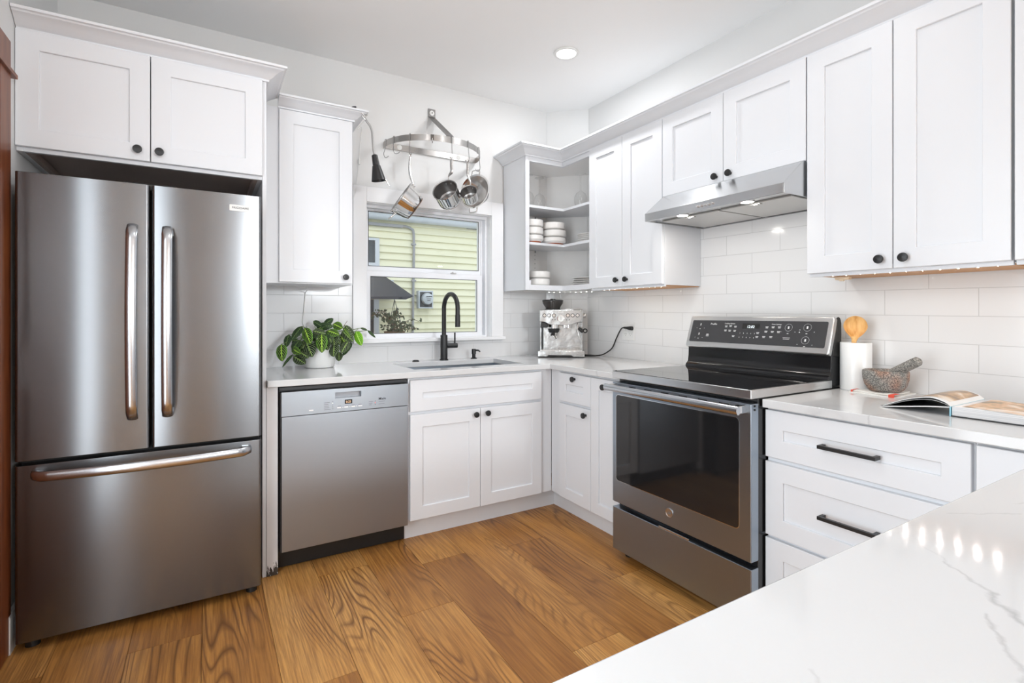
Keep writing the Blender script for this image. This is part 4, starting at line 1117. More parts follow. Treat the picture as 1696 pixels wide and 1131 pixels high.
# ------------------------------------------------------------------ espresso machine (faces the diagonal corner, local frame turned)
MB = math.radians(37.0)
MO = Vector((1.912, -0.316, ZC)); MR = Vector((math.cos(MB), -math.sin(MB), 0)); MK = Vector((math.sin(MB), math.cos(MB), 0))
def ml(b):
    b.v = [tuple(MO + MR * p[0] + MK * p[1] + ZP * p[2]) for p in b.v]; return b
t = thing('espresso_machine', 'stainless espresso machine with bean hopper in the counter corner', 'espresso machine', MO)
def part(name, b, m, par=None, bevel=0.0, **k): return obj(name, ml(b), M[m] if isinstance(m, str) else m, par or t, bevel, **k)
tray_b = B().box(-0.160, 0.160, -0.020, 0.235, 0.006, 0.020)
part('base_plate', tray_b, 'blackplastic', None, 0.002)
M['esteel'] = mat('espresso_brushed_steel', (0.50, 0.51, 0.51), 0.24, 1.0)
_n = N(M['esteel']); _n.bump(_n.noise(_n.obj(), 16.0, 2), 0.35, 0.01)
b = B().prism_y([(-0.163, 0.006), (-0.100, 0.006), (-0.088, 0.016), (0.072, 0.016), (0.085, 0.006), (0.163, 0.006), (0.163, 0.047), (-0.163, 0.047)], -0.024, 0.095)
part('drip_tray', b, 'esteel', None, 0.004)
b = B()
for k in range(11): b.box(-0.135 + 0.0245 * k, -0.121 + 0.0245 * k, -0.012, 0.084, 0.0475, 0.051)
b.frame((-0.146, -0.018, 0.0465), XP, YP, ZP, 0.29, 0.107, (0.009,) * 4, 0.006)
part('drip_grille', b, 'chrome2')
part('splash_panel', B().box(-0.130, 0.146, 0.088, 0.232, 0.046, 0.250), 'esteel', None, 0.004)
part('side_shell', B().box(0.141, 0.152, 0.075, 0.235, 0.02, 0.30).box(-0.152, -0.141, 0.075, 0.235, 0.02, 0.30), 'esteel', None, 0.003)
part('head', B().box(-0.152, 0.152, -0.004, 0.236, 0.246, 0.335), 'esteel', None, 0.006)
fp = [(-0.150, 0.332), (0.140, 0.332), (0.140, 0.250)]
for (x, z) in ((0.118, 0.247), (0.095, 0.240), (0.075, 0.231), (0.055, 0.227), (-0.060, 0.227), (-0.080, 0.231), (-0.098, 0.240), (-0.118, 0.249), (-0.150, 0.253)): fp.append((x, z))
pan = part('control_panel', B().prism_y(fp, -0.016, -0.003), 'esteel', None, 0.003)
for i, x in enumerate((-0.116, -0.083, -0.050, 0.047, 0.080, 0.1135)):
    q = part('panel_button', B().lathe([(0.0130, 0.0), (0.0130, 0.003), (0.0112, 0.0035), (0.0105, 0.0022), (0.0, 0.0022)], (x, -0.016, 0.294), (0, -1, 0), 24, False), 'black' if i != 1 else 'dgrey', pan)
    part('button_cap', B().lathe([(0.0100, 0.0026), (0.0095, 0.0050), (0.0, 0.0054)], (x, -0.016, 0.294), (0, -1, 0), 24, False), 'chrome' if i != 1 else 'chrome2', q)
q = part('pressure_gauge', B().lathe([(0.0250, 0.0), (0.0250, 0.006), (0.0215, 0.007), (0.0205, 0.004)], (-0.002, -0.016, 0.272), (0, -1, 0), 36, False), 'chrome', pan)
part('gauge_face', B().lathe([(0.0210, 0.004), (0.0, 0.004)], (-0.002, -0.016, 0.272), (0, -1, 0), 36, False), 'white', q)
part('gauge_needle', B().box(-0.0025, -0.0005, -0.0212, -0.0203, 0.262, 0.288), 'ink', q)
for x in (-0.062, -0.042, 0.036, 0.056): part('indicator_mark', B().cyl((x, -0.0155, 0.2635), (x, -0.0168, 0.2635), 0.0028, seg=10), 'ink', pan)
text('lettering', 'Breville', 0.0135, MO + MR * (-0.002) + MK * (-0.0164) + ZP * 0.313, MR, ZP, M['mark'], pan, 'CENTER')
# hopper
hp = part('bean_hopper', B().lathe([(0.050, 0.0), (0.052, 0.012), (0.074, 0.046), (0.075, 0.060), (0.072, 0.060), (0.070, 0.047), (0.049, 0.014)], (-0.062, 0.130, 0.336), ZP, 36, False), mat('smoked_grey_plastic', (0.05, 0.045, 0.042), 0.12), None)
part('hopper_lid', B().lathe([(0.0765, 0.060), (0.0765, 0.067), (0.068, 0.071), (0.02, 0.072), (0.018, 0.078), (0.0, 0.078)], (-0.062, 0.130, 0.336), ZP, 36, False), 'blackplastic', hp)
part('hopper_collar', B().lathe([(0.056, 0.0), (0.056, 0.006), (0.050, 0.008)], (-0.062, 0.130, 0.335), ZP, 36, False), 'blackplastic', hp)
part('cup_rail', B().box(0.030, 0.145, 0.02, 0.225, 0.335, 0.341), 'chrome2', None, 0.002)
# group head, portafilter, steam wand
part('group_head', B().cyl((-0.053, 0.035, 0.250), (-0.053, 0.035, 0.203), 0.034, 0.033, 28), 'chrome')
pf = part('portafilter', B().cyl((-0.053, 0.035, 0.203), (-0.053, 0.035, 0.176), 0.036, 0.037, 28).cyl((-0.053, 0.035, 0.176), (-0.053, 0.035, 0.150), 0.031, 0.024, 28), 'chrome')
part('filter_collar', B().lathe([(0.030, 0.0), (0.036, 0.004), (0.041, 0.028), (0.034, 0.031)], (-0.053, 0.033, 0.172), ZP, 28), 'blackplastic', pf)
part('portafilter_handle', B().tube(bez([(-0.053, 0.0, 0.180), (-0.055, -0.035, 0.165), (-0.058, -0.095, 0.140)], 8), [0.011] * 5 + [0.0135] * 4 + [0.0155] * 8, 18), 'blackplastic', pf)
part('handle_cap', B().lathe([(0.0175, 0.0), (0.0185, 0.004), (0.0165, 0.006), (0.0, 0.007)], (-0.058, -0.094, 0.1404), (-0.03, -1.0, -0.42), 24, False), 'chrome', pf)
part('twin_spout', B().tube([(-0.062, 0.035, 0.152), (-0.066, 0.035, 0.138), (-0.070, 0.032, 0.130)], 0.006, 10).tube([(-0.044, 0.035, 0.152), (-0.040, 0.035, 0.138), (-0.036, 0.032, 0.130)], 0.006, 10), 'chrome', pf)
part('grind_cradle', B().prism_y([(-0.146, 0.208), (-0.098, 0.208), (-0.090, 0.222), (-0.112, 0.247), (-0.140, 0.247)], -0.006, 0.085), 'blackplastic', None, 0.003)
part('water_outlet', B().cyl((0.052, 0.035, 0.250), (0.052, 0.035, 0.206), 0.024, 0.022, 24).cyl((0.022, 0.03, 0.250), (0.022, 0.03, 0.206), 0.010, None, 16), 'chrome')
sw = part('steam_wand', B().tube(bez([(0.118, 0.02, 0.250), (0.114, 0.01, 0.215), (0.120, 0.0, 0.165), (0.132, 0.005, 0.125), (0.140, 0.02, 0.095)], 8), 0.0055, 12), 'chrome')
part('wand_grip', B().tube([(0.122, -0.006, 0.206), (0.140, -0.012, 0.190), (0.152, -0.014, 0.178)], [0.010, 0.013, 0.010], 12), 'blackplastic', sw)
rg = B()
pts = [(0.166 + 0.0125 * math.cos(2 * PI * k / 24), -0.014, 0.188 + 0.0125 * math.sin(2 * PI * k / 24)) for k in range(25)]
rg.tube(pts, 0.0045, 8, False)
part('wand_ring', rg, 'blackplastic', sw)
part('steam_dial', B().cyl((0.152, 0.075, 0.294), (0.172, 0.075, 0.294), 0.0185, 0.0165, 24), 'chrome2')
# mains cord
cord_pts = [(2.11, -0.245, 0.915), (2.14, -0.275, 0.9130), (2.165, -0.330, 0.9128), (2.165, -0.375, 0.9125), (2.150, -0.372, 0.9120), (2.115, -0.330, 0.9118), (2.10, -0.300, 0.9116), (2.115, -0.315, 0.9112), (2.150, -0.365, 0.9112), (2.185, -0.425, 0.920), (2.205, -0.470, 0.945), (2.213, -0.510, 0.978), (2.215, -0.545, 1.040), (2.212, -0.580, 1.088), (2.208, -0.607, 1.113), (2.208, -0.632, 1.1185)]
cd = obj('power_cord', B().tube(bez(cord_pts, 10), 0.0042, 10), M['blackplastic'], t, angle=60)
obj('plug', B().tube([(2.208, -0.626, 1.118), (2.209, -0.655, 1.1165), (2.212, -0.680, 1.1150), (2.215, -0.700, 1.1145)], [0.0060, 0.0085, 0.0130, 0.0135], 14), M['blackplastic'], cd, 0.002)

# ------------------------------------------------------------------ outlets
def outlet(label, o, U, Nn, gangs, wd):
    t = thing('wall_outlet', label, 'outlet', o)
    o = Vector(o); U = Vector(U); Nn = Vector(Nn); hh = 0.120
    p = obj('cover_plate', B().rrect(o - U * wd / 2 - ZP * hh / 2, U, ZP, Nn, wd, hh, 0.004, 0.005), M['outletw'], t, 0.001)
    for k in range(gangs):
        c = o + U * ((k - (gangs - 1) / 2) * 0.046)
        r = obj('receptacle', B().rrect(c - U * 0.0165 - ZP * 0.033, U, ZP, Nn, 0.033, 0.066, 0.003, 0.0065), M['white'], t)
        s = B()
        for z in (-0.019, 0.019):
            for x, w_, h_ in ((-0.0065, 0.0022, 0.009), (0.0065, 0.0022, 0.007), (0.0, 0.004, 0.0035)):
                q = c + U * x + ZP * (z + (0.002 if w_ < 0.003 else -0.009)) + Nn * 0.0065
                s.add([q - U * w_ / 2 - ZP * h_ / 2 + Nn * 0.0003, q + U * w_ / 2 - ZP * h_ / 2 + Nn * 0.0003, q + U * w_ / 2 + ZP * h_ / 2 + Nn * 0.0003, q - U * w_ / 2 + ZP * h_ / 2 + Nn * 0.0003], [(0, 1, 2, 3)])
        obj('slots', s, M['dgrey'], r, fix=False)
    return t
outlet('white double outlet with a black plug on the tile right of the espresso machine', (2.236, -0.645, 1.093), YN, XN, 2, 0.118)
outlet('white outlet on the tile behind the potted plant', (0.2990, 0.0, 1.087), XP, YN, 1, 0.075)

# ------------------------------------------------------------------ potted prayer plant
PC = Vector((0.334, -0.142, ZC))
t = thing('potted_plant', 'prayer plant with striped leaves in a white pot left of the window', 'plant', PC)
pot = obj('pot', B().lathe([(0.0, 0.0), (0.072, 0.0), (0.079, 0.004), (0.083, 0.02), (0.085, 0.05), (0.083, 0.09), (0.078, 0.125), (0.073, 0.145), (0.070, 0.150), (0.066, 0.148), (0.066, 0.135)], PC, ZP, 48, False), M['ceram'], t)
obj('soil', B().lathe([(0.0, 0.139), (0.067, 0.136)], PC, ZP, 40, False), M['soil'], t)
LEAVES = [
    ((0.127, -0.200, 1.047), (0.127, -0.240, 0.957), 0.058, 'A'),
    ((0.168, -0.170, 1.097), (0.151, -0.200, 1.029), 0.040, 'D'),
    ((0.238, -0.160, 1.142), (0.177, -0.210, 1.067), 0.043, 'D'),
    ((0.244, -0.200, 1.134), (0.264, -0.280, 1.049), 0.058, 'A'),
    ((0.333, -0.210, 1.099), (0.320, -0.290, 0.999), 0.062, 'A'),
    ((0.255, -0.190, 1.057), (0.276, -0.265, 0.977), 0.072, 'B'),
    ((0.178, -0.200, 1.025), (0.217, -0.260, 0.995), 0.040, 'A'),
    ((0.219, -0.190, 1.002), (0.258, -0.250, 0.971), 0.049, 'B'),
    ((0.192, -0.170, 0.977), (0.249, -0.210, 0.936), 0.054, 'B'),
    ((0.189, -0.170, 0.987), (0.128, -0.230, 0.923), 0.016, 'D'),
    ((0.304, -0.120, 1.170), (0.351, -0.150, 1.135), 0.034, 'D'),
    ((0.364, -0.120, 1.149), (0.412, -0.130, 1.184), 0.042, 'D'),
    ((0.410, -0.140, 1.154), (0.453, -0.180, 1.127), 0.051, 'A'),
    ((0.368, -0.190, 1.116), (0.423, -0.235, 1.091), 0.054, 'A'),
    ((0.292, -0.170, 1.115), (0.357, -0.210, 1.098), 0.047, 'B'),
    ((0.407, -0.180, 1.089), (0.394, -0.250, 1.034), 0.060, 'B'),
    ((0.401, -0.210, 1.041), (0.385, -0.275, 0.973), 0.062, 'B'),
    ((0.485, -0.180, 1.052), (0.433, -0.240, 0.989), 0.054, 'B'),
    ((0.477, -0.130, 1.142), (0.532, -0.140, 1.081), 0.036, 'B'),
    ((0.539, -0.140, 1.108), (0.560, -0.190, 1.025), 0.052, 'C'),
    ((0.571, -0.120, 1.126), (0.611, -0.120, 1.114), 0.014, 'D'),
    ((0.617, -0.110, 1.111), (0.664, -0.110, 1.066), 0.017, 'D'),
    ((0.458, -0.150, 1.113), (0.517, -0.170, 1.049), 0.060, 'B'),
    ((0.440, -0.150, 0.991), (0.431, -0.190, 0.940), 0.043, 'B'),
    ((0.514, -0.130, 1.043), (0.459, -0.170, 0.969), 0.040, 'D'),
    ((0.222, -0.170, 1.064), (0.182, -0.220, 1.015), 0.054, 'D'),
    ((0.357, -0.190, 1.091), (0.297, -0.240, 1.069), 0.040, 'B'),
    ((0.336, -0.140, 1.126), (0.365, -0.170, 1.141), 0.040, 'D'),
    ((0.322, -0.120, 1.137), (0.410, -0.140, 1.140), 0.047, 'D'),
    ((0.448, -0.130, 1.087), (0.513, -0.150, 1.063), 0.051, 'B'),
    ((0.223, -0.160, 1.049), (0.247, -0.200, 0.994), 0.058, 'D'),
    ((0.456, -0.140, 1.053), (0.482, -0.170, 1.002), 0.051, 'B'),
    ((0.382, -0.170, 1.071), (0.376, -0.200, 1.007), 0.043, 'D'),
    ((0.193, -0.140, 1.067), (0.229, -0.170, 1.025), 0.043, 'D'),
    ((0.529, -0.130, 1.085), (0.551, -0.140, 1.085), 0.022, 'B'),
    ((0.462, -0.150, 1.132), (0.500, -0.180, 1.074), 0.018, 'A'),
]

def leaf(a, c, wd, kind, par):
    a = Vector(a); c = Vector(c); L = (c - a).length; d = (c - a) / L
    view = Vector((-0.42, -0.86, 0.30))
    view = (view + Vector((random.uniform(-.25, .25), random.uniform(-.15, .15), random.uniform(-.2, .3)))).normalized()
    s = d.cross(view).normalized(); nn = s.cross(d).normalized()
    NU, NV = 8, 14; b = B(); uv = []
    hang = random.uniform(0.05, 0.16)
    for j in range(NV + 1):
        v = j / NV
        wv = (math.sin(PI * min(1, v ** 0.80)) ** 0.62) if 0 < v < 1 else 0.0
        wv = max(wv, 0.02)
        for i in range(NU + 1):
            u = (i / NU - 0.5) * 2
            p = a + d * (L * v) + s * (u * wd / 2 * wv) + nn * (L * hang * 4 * v * (1 - v) * 0.6 - abs(u) ** 1.5 * wd * wv * 0.10 + 0.0015 * math.sin(v * 26 + 3 * abs(u)) * abs(u))
            b.v.append(tuple(p)); uv.append((i / NU, v))
    quv = []
    for j in range(NV):
        for i in range(NU):
            f = (j * (NU + 1) + i, j * (NU + 1) + i + 1, (j + 1) * (NU + 1) + i + 1, (j + 1) * (NU + 1) + i)
            b.f.append(f); quv += [uv[k] for k in f]
    b.uv = quv
    o = obj('leaf', b, M['leaf' + kind], par, fix=False, angle=80)
    md = o.modifiers.new('solid', 'SOLIDIFY'); md.thickness = 0.0008; md.offset = -1
    return o
random.seed(11)
_r = random.Random(3)
for _i in range(20):
    ang = _r.uniform(-0.3, PI + 0.3); rad = _r.uniform(0.02, 0.105); zz_ = 1.135 - rad * 0.75 + _r.uniform(-0.02, 0.03)
    bx_, by_ = 0.352 + rad * math.cos(ang), -0.135 - rad * 0.8 * math.sin(ang)
    ox_ = math.cos(ang) * _r.uniform(0.02, 0.05)
    LEAVES.append(((bx_, by_, zz_), (bx_ + ox_, by_ - 0.035 * math.sin(ang) - 0.01, zz_ - _r.uniform(0.03, 0.062)), _r.uniform(0.040, 0.056), _r.choice('BBABD')))
for (a, c, wd, kind) in LEAVES:
    leaf(a, c, wd, kind, t)
    A = Vector(a); root = PC + Vector(((A.x - PC.x) * 0.30, (A.y - PC.y) * 0.25, 0.138))
    if A.z < PC.z + 0.1: mid = Vector(((A.x + root.x) / 2, (A.y + root.y) / 2 - 0.02, PC.z + 0.175))
    else: mid = (A + root) / 2 + Vector((0, 0, 0.02))
    obj('stem', B().tube(bez([root, mid, A], 8), 0.0017, 6), M['stem'], t, angle=80)
obj('stem', B().tube([(0.468, -0.12, 1.128), (0.4755, -0.12, 1.142), (0.494, -0.12, 1.170)], 0.0014, 6), M['twig'], t)
obj('stem', B().tube(bez([(0.539, -0.135, 1.108), (0.556, -0.125, 1.122), (0.575, -0.12, 1.126), (0.600, -0.115, 1.120), (0.617, -0.11, 1.111)], 6), 0.0013, 6), M['stem'], t)

# ------------------------------------------------------------------ white string light and cord left of the window
t = thing('string_light_cord', 'thin white cord looped under the narrow cabinet and down to the outlet', 'cord', (0.27, -0.1, 1.36))
sp = [(0.03, -0.20, 1.366), (0.0568, -0.2, 1.3620), (0.085, -0.2, 1.3665), (0.1099, -0.2, 1.3595), (0.130, -0.2, 1.3675), (0.1835, -0.2, 1.3660), (0.215, -0.19, 1.3600), (0.2425, -0.19, 1.3580), (0.262, -0.19, 1.3665), (0.30, -0.19, 1.3665), (0.3335, -0.19, 1.3645), (0.38, -0.19, 1.3590), (0.4346, -0.2, 1.3600)]
obj('light_wire', B().tube(bez(sp, 6), 0.0016, 6), M['white'], t, angle=80)
obj('drop_cord', B().tube(bez([(0.262, -0.19, 1.3665), (0.275, -0.10, 1.350), (0.2785, -0.012, 1.335), (0.276, -0.008, 1.300), (0.2684, -0.008, 1.212), (0.2649, -0.008, 1.155), (0.292, -0.012, 1.108)], 8), 0.0022, 8), M['white'], t, angle=80)
obj('plug', B().box(0.282, 0.314, -0.040, -0.0065, 1.092, 1.140), M['white'], t, 0.004)

# ------------------------------------------------------------------ wall pot rack
RC = Vector((1.0725, -0.002, 2.285)); RA, RB_ = 0.326, 0.302; RH = 0.019
t = thing('pot_rack', 'half-round stainless wall pot rack above the window', 'pot rack', RC)
b = B().box(RC.x - RA, RC.x + RA, -0.008, 0.0035, RC.z - RH, RC.z + RH)
wallbar = obj('wall_bar', b, M['rack'], t, 0.001)
def rp(a, dz=0.0, k=0.0): return Vector((RC.x + (RA + k) * math.cos(a), -0.006 - (RB_ + k) * math.sin(a), RC.z + dz))
obj('ring_band', B().flat([rp(PI * k / 56) for k in range(57)], ZP, 2 * RH, 0.003), M['rack'], t, angle=40)
obj('brace', B().flat([(1.0725, -0.003, 2.580), (1.0725, -0.003, 2.528), (1.0725, -0.008, 2.520), (1.0725, -0.300, 2.312), (1.0725, -0.303, 2.302)], XP, 0.050, 0.0035), M['hookm'], t, 0.0006)
for (x, z, par) in ((1.0725, 2.552, t), (0.8494, 2.2855, wallbar), (1.2636, 2.2845, wallbar)):
    s_ = obj('washer', B().lathe([(0.0, 0.0065), (0.012, 0.0063), (0.0165, 0.004), (0.0165, 0.0)], (x, -0.004, z), YN, 24, False), M['white'], par)
    if par is t: obj('screw', B().lathe([(0.0055, 0.005), (0.005, 0.0095), (0.0, 0.010)], (x, -0.004, z), YN, 14, False), M['hookm'], s_)
def s_hook(label, a, drop, reach, tilt=0.0, name='pot_hook', m='hookm'):
    """S hook over the band at ring angle a"""
    P = rp(a); o = Vector((math.cos(a), -math.sin(a), 0)).normalized(); tg = Vector((-math.sin(a), -math.cos(a), 0))
    top = RC.z + RH + 0.004; pts = []
    pts += [P - o * 0.0065 + ZP * (-RH * 0.9), P - o * 0.0065 + ZP * RH * 0.6, P - o * 0.004 + ZP * (RH + 0.0035), P + o * 0.001 + ZP * (RH + 0.0048), P + o * 0.006 + ZP * (RH + 0.001), P + o * 0.0068]
    side = tg * tilt
    base = P + o * 0.0062 + ZP * (-RH - 0.018)
    pts.append(base)
    low = P + ZP * (-drop)
    pts.append(low + ZP * 0.020 + o * 0.012 + side * 0.3)
    pts.append(low + o * 0.004 + side * 0.5)
    pts.append(low - o * 0.012 + ZP * 0.001 + side * 0.8)
    pts.append(low - o * reach + ZP * 0.014 + side)
    o_ = obj(name, B().tube(bez(pts, 6), 0.0021, 8), M[m], None, angle=80)
    return tag(o_, label, 'hook', 'steel hooks on the pot rack')
s_hook('empty steel hook at the left end of the pot rack', 3.016, 0.085, 0.026, 0.02)
s_hook('empty steel hook second from the left on the pot rack', 2.724, 0.085, 0.026, -0.02)
s_hook('steel hook holding the saute pan handle', 2.346, 0.105, 0.020)
s_hook('steel hook holding the larger saucepan', 1.551, 0.113, 0.020)
s_hook('steel hook holding the smaller saucepan', 1.157, 0.108, 0.020)
s_hook('steel hook holding the colander handle', 0.720, 0.132, 0.020)
# little clear hook at the centre
P = rp(1.921); o_ = Vector((math.cos(1.921), -math.sin(1.921), 0))
t = thing('adhesive_hook', 'small clear adhesive hook stuck on the pot rack band', 'hook', P)
obj('backing', B().flat([P + o_ * 0.003 + ZP * RH, P + o_ * 0.0035 - ZP * RH * 0.7], (-math.sin(1.921), -math.cos(1.921), 0), 0.020, 0.003), M['smoke'], t, 0.001)
obj('hook_tip', B().tube(bez([P + o_ * 0.006 - ZP * 0.004, P + o_ * 0.008 - ZP * 0.024, P + o_ * 0.014 - ZP * 0.036, P + o_ * 0.022 - ZP * 0.030], 6), 0.0028, 8), M['chrome2'], t)

# ------------------------------------------------------------------ pans
def vessel(t, rimc, axis, rr, rbase, depth, th=0.002, edge=0.012, disc=True, seg=56, flare=0.004):
    """open pan: rimc rim centre, axis from rim to base"""
    ax = Vector(axis).normalized(); up = -ax; o = Vector(rimc) + ax * depth
    pr = [(0.0, 0.0), (rbase - edge, 0.0), (rbase - edge * 0.3, edge * 0.25), (rbase, edge)]
    for k in range(1, 7):
        s = k / 6; pr.append((rbase + (rr - rbase) * s, edge + (depth - edge) * s))
    pr += [(rr + flare, depth + 0.002), (rr + flare - 0.001, depth + 0.0035)]
    body = obj('pan_body', B().lathe(pr, o, up, seg, False), M['chrome'], t, angle=30)
    inn = [(rr + flare - 0.001, depth + 0.0035), (rr - th, depth), (rbase - th, edge), (rbase - edge, th), (0.0, th)]
    obj('pan_inside', B().lathe(inn, o, up, seg, False), M['panin'], t, angle=30)
    if disc:
        obj('base_disc', B().lathe([(0.0, -0.005), (rbase - edge * 0.8, -0.005), (rbase - edge * 0.5, -0.003), (rbase - edge * 0.4, 0.002)], o, up, seg, False), M['copper'], t)
    return o, up
t = thing('saute_pan', 'shiny steel saute pan hanging sideways from the left of the pot rack', 'pan', (0.845, -0.214, 2.20), 'pans hanging from the pot rack')
rc = Vector((0.795, -0.195, 1.917)); ax = Vector((0.085, -0.010, -0.056)).normalized()
vessel(t, rc, ax, 0.103, 0.086, 0.104, edge=0.020)
hk = rp(2.346) + ZP * (-0.105)
tp = rc + (ZP - ax * ZP.dot(ax)).normalized() * 0.105
hd = bez([tp + ax * 0.018, tp + ax * 0.016 + ZP * 0.022, hk * 0.36 + tp * 0.64 + ax * 0.005 - XP * 0.006, hk * 0.72 + tp * 0.28 - XP * 0.004, Vector((hk.x, hk.y, hk.z - 0.012))], 8)
n_ = len(hd)
h = obj('long_handle', B().tube(hd, [0.006 + 0.004 * math.sin(PI * min(1, k / n_ * 1.1)) for k in range(n_)], 12, True, 0.0045, (0.7, -0.7, 0)), M['chrome'], t, angle=60)
obj('hang_loop', B().tube([hk + Vector((0.008 * math.cos(2 * PI * k / 16) * 0.7, 0.004 * math.cos(2 * PI * k / 16), -0.006 + 0.012 * math.sin(2 * PI * k / 16))) for k in range(17)], 0.0028, 8, False), M['chrome'], h)
bt = rc - (ZP - ax * ZP.dot(ax)).normalized() * 0.102
cr = ax.cross(ZP).normalized(); dn = -(ZP - ax * ZP.dot(ax)).normalized()
obj('helper_handle', B().tube(bez([bt + ax * 0.025 - cr * 0.026, bt + ax * 0.018 - cr * 0.026 + dn * 0.030, bt + ax * 0.012 - cr * 0.012 + dn * 0.045, bt + ax * 0.012 + cr * 0.012 + dn * 0.045, bt + ax * 0.018 + cr * 0.026 + dn * 0.030, bt + ax * 0.025 + cr * 0.026], 6), 0.0045, 10), M['chrome'], t, angle=60)
obj('rivets', B().lathe([(0.006, 0), (0.004, 0.003), (0, 0.004)], tp + ax * 0.028 + cr * 0.012, ZP, 12, False).lathe([(0.006, 0), (0.004, 0.003), (0, 0.004)], tp + ax * 0.028 - cr * 0.012, ZP, 12, False), M['chrome2'], t)

def saucepan(label, loc, rc, ax, r, depth, hk, hw):
    t = thing('saucepan', label, 'pan', loc, 'pans hanging from the pot rack')
    ax = Vector(ax).normalized(); rc = Vector(rc); hk = Vector(hk)
    vessel(t, rc, ax, r, r * 0.97, depth, edge=0.010)
    u = (ZP - ax * ZP.dot(ax)).normalized(); tp = rc + u * (r + 0.002); cr = ax.cross(u)
    hd = bez([tp + ax * 0.035, tp + ax * 0.012 + u * 0.012, tp + u * 0.035 + ax * 0.0, hk - ZP * 0.085, hk - ZP * 0.045, hk - ZP * 0.010], 8)
    n = len(hd); rr = []
    for k in range(n):
        s = k / (n - 1); rr.append(0.0035 + (hw - 0.0035) * min(1.0, max(0.0, (s - 0.35) / 0.2)))
    h = obj('long_handle', B().tube(hd, rr, 12, True, 0.0042, cr), M['chrome2'], t, angle=60)
    obj('hang_loop', B().tube([hk + cr * (0.007 * math.cos(2 * PI * k / 16)) + ZP * (-0.004 + 0.011 * math.sin(2 * PI * k / 16)) for k in range(17)], 0.0025, 8, False), M['chrome'], h)
    for sgn in (-1, 1):
        a = tp - u * 0.006 + ax * 0.022 + cr * (0.016 * sgn)
        obj('rivet', B().lathe([(0.0045, 0), (0.0045, 0.003), (0, 0.0045)], a, -u, 12, False), M['chrome2'], t)
    return t
k1 = rp(1.551) + ZP * (-0.113)
saucepan('larger shiny saucepan hanging at the middle right of the pot rack', k1, (1.034, -0.312, 1.970), (0.078, 0.072, -0.060), 0.0775, 0.098, k1, 0.010)
k2 = rp(1.157) + ZP * (-0.108)
saucepan('smaller shiny saucepan hanging in front of the colander', k2, (1.190, -0.318, 1.976), (0.050, 0.056, -0.046), 0.055, 0.070, k2, 0.009)
# colander
k3 = rp(0.720) + ZP * (-0.132)
t = thing('colander', 'round perforated steel colander hanging at the right of the pot rack', 'colander', k3)
rc = Vector((1.297, -0.190, 2.020)); ax = Vector((0.074, 0.040, -0.010)).normalized()
rr = 0.113
o_ = rc + ax * 0.075; up = -ax
pr = [(0.0, 0.0), (0.046, 0.0), (0.052, 0.003), (0.074, 0.020), (0.092, 0.045), (0.105, 0.070), (0.112, 0.074), (0.116, 0.075), (0.116, 0.0765)]
def perf():
    m = mat('perforated_steel', (0.60, 0.59, 0.58), 0.2, 1.0); n = N(m)
    uv = n.add('ShaderNodeUVMap').outputs[0]
    c = n.add('ShaderNodeSeparateXYZ'); n.link(uv, c.inputs[0])
    fx_ = n.math('SUBTRACT', n.math('FRACT', c.outputs[0]), 0.5); fy_ = n.math('SUBTRACT', n.math('FRACT', c.outputs[1]), 0.5)
    d2 = n.math('ADD', n.math('MULTIPLY', fx_, fx_), n.math('MULTIPLY', fy_, fy_))
    dot = n.math('LESS_THAN', d2, 0.055)
    n.link(n.mix(dot, (0.60, 0.59, 0.58), (0.72, 0.70, 0.68)), n.b.inputs['Base Color'])
    n.link(n.math('SUBTRACT', 1.0, n.math('MULTIPLY', dot, 0.9)), n.b.inputs['Metallic'])
    n.link(n.math('MULTIPLY_ADD', dot, 0.5, 0.2), n.b.inputs['Roughness'])
    return m
pm_ = perf()
def lathe_uv(prof, o, a, seg, dens, cap=False):
    b = B().lathe(prof, o, a, seg, cap); uv = []
    ln = [0.0]
    for i in range(1, len(prof)): ln.append(ln[-1] + math.hypot(prof[i][0] - prof[i - 1][0], prof[i][1] - prof[i - 1][1]))
    for j in range(len(prof) - 1):
        cnt = max(1, round(2 * PI * max(prof[j][0], prof[j + 1][0]) / dens))
        for i in range(seg):
            for (jj, ii) in ((j, i), (j, i + 1), (j + 1, i + 1), (j + 1, i)):
                if prof[j][0] < 0.05 and prof[j + 1][0] < 0.06:
                    a_ = 2 * PI * ii / seg; uv.append((prof[jj][0] * math.cos(a_) / dens, prof[jj][0] * math.sin(a_) / dens))
                else: uv.append((ii / seg * cnt, ln[jj] / dens))
    b.uv = uv; return b
obj('colander_bowl', lathe_uv(pr[:6], o_, up, 56, 0.0085), pm_, t, fix=False)
obj('rim_band', B().lathe(pr[5:] + [(0.105, 0.0715)], o_, up, 56, False), M['chrome'], t)
u = (ZP - ax * ZP.dot(ax)).normalized(); cr = ax.cross(u)
for sg in (1, -1):
    e = rc + u * (sg * 0.112)
    obj('loop_handle', B().tube(bez([e - cr * 0.031, e - cr * 0.030 + u * sg * 0.020, e - cr * 0.022 + u * sg * 0.030, e + cr * 0.022 + u * sg * 0.030, e + cr * 0.030 + u * sg * 0.020, e + cr * 0.031], 6), 0.0042, 10), M['chrome'], t, angle=60)
obj('foot_ring', B().lathe([(0.052, 0.002), (0.055, -0.014), (0.053, -0.014), (0.050, 0.002)], o_, up, 48, False), M['chrome2'], t)

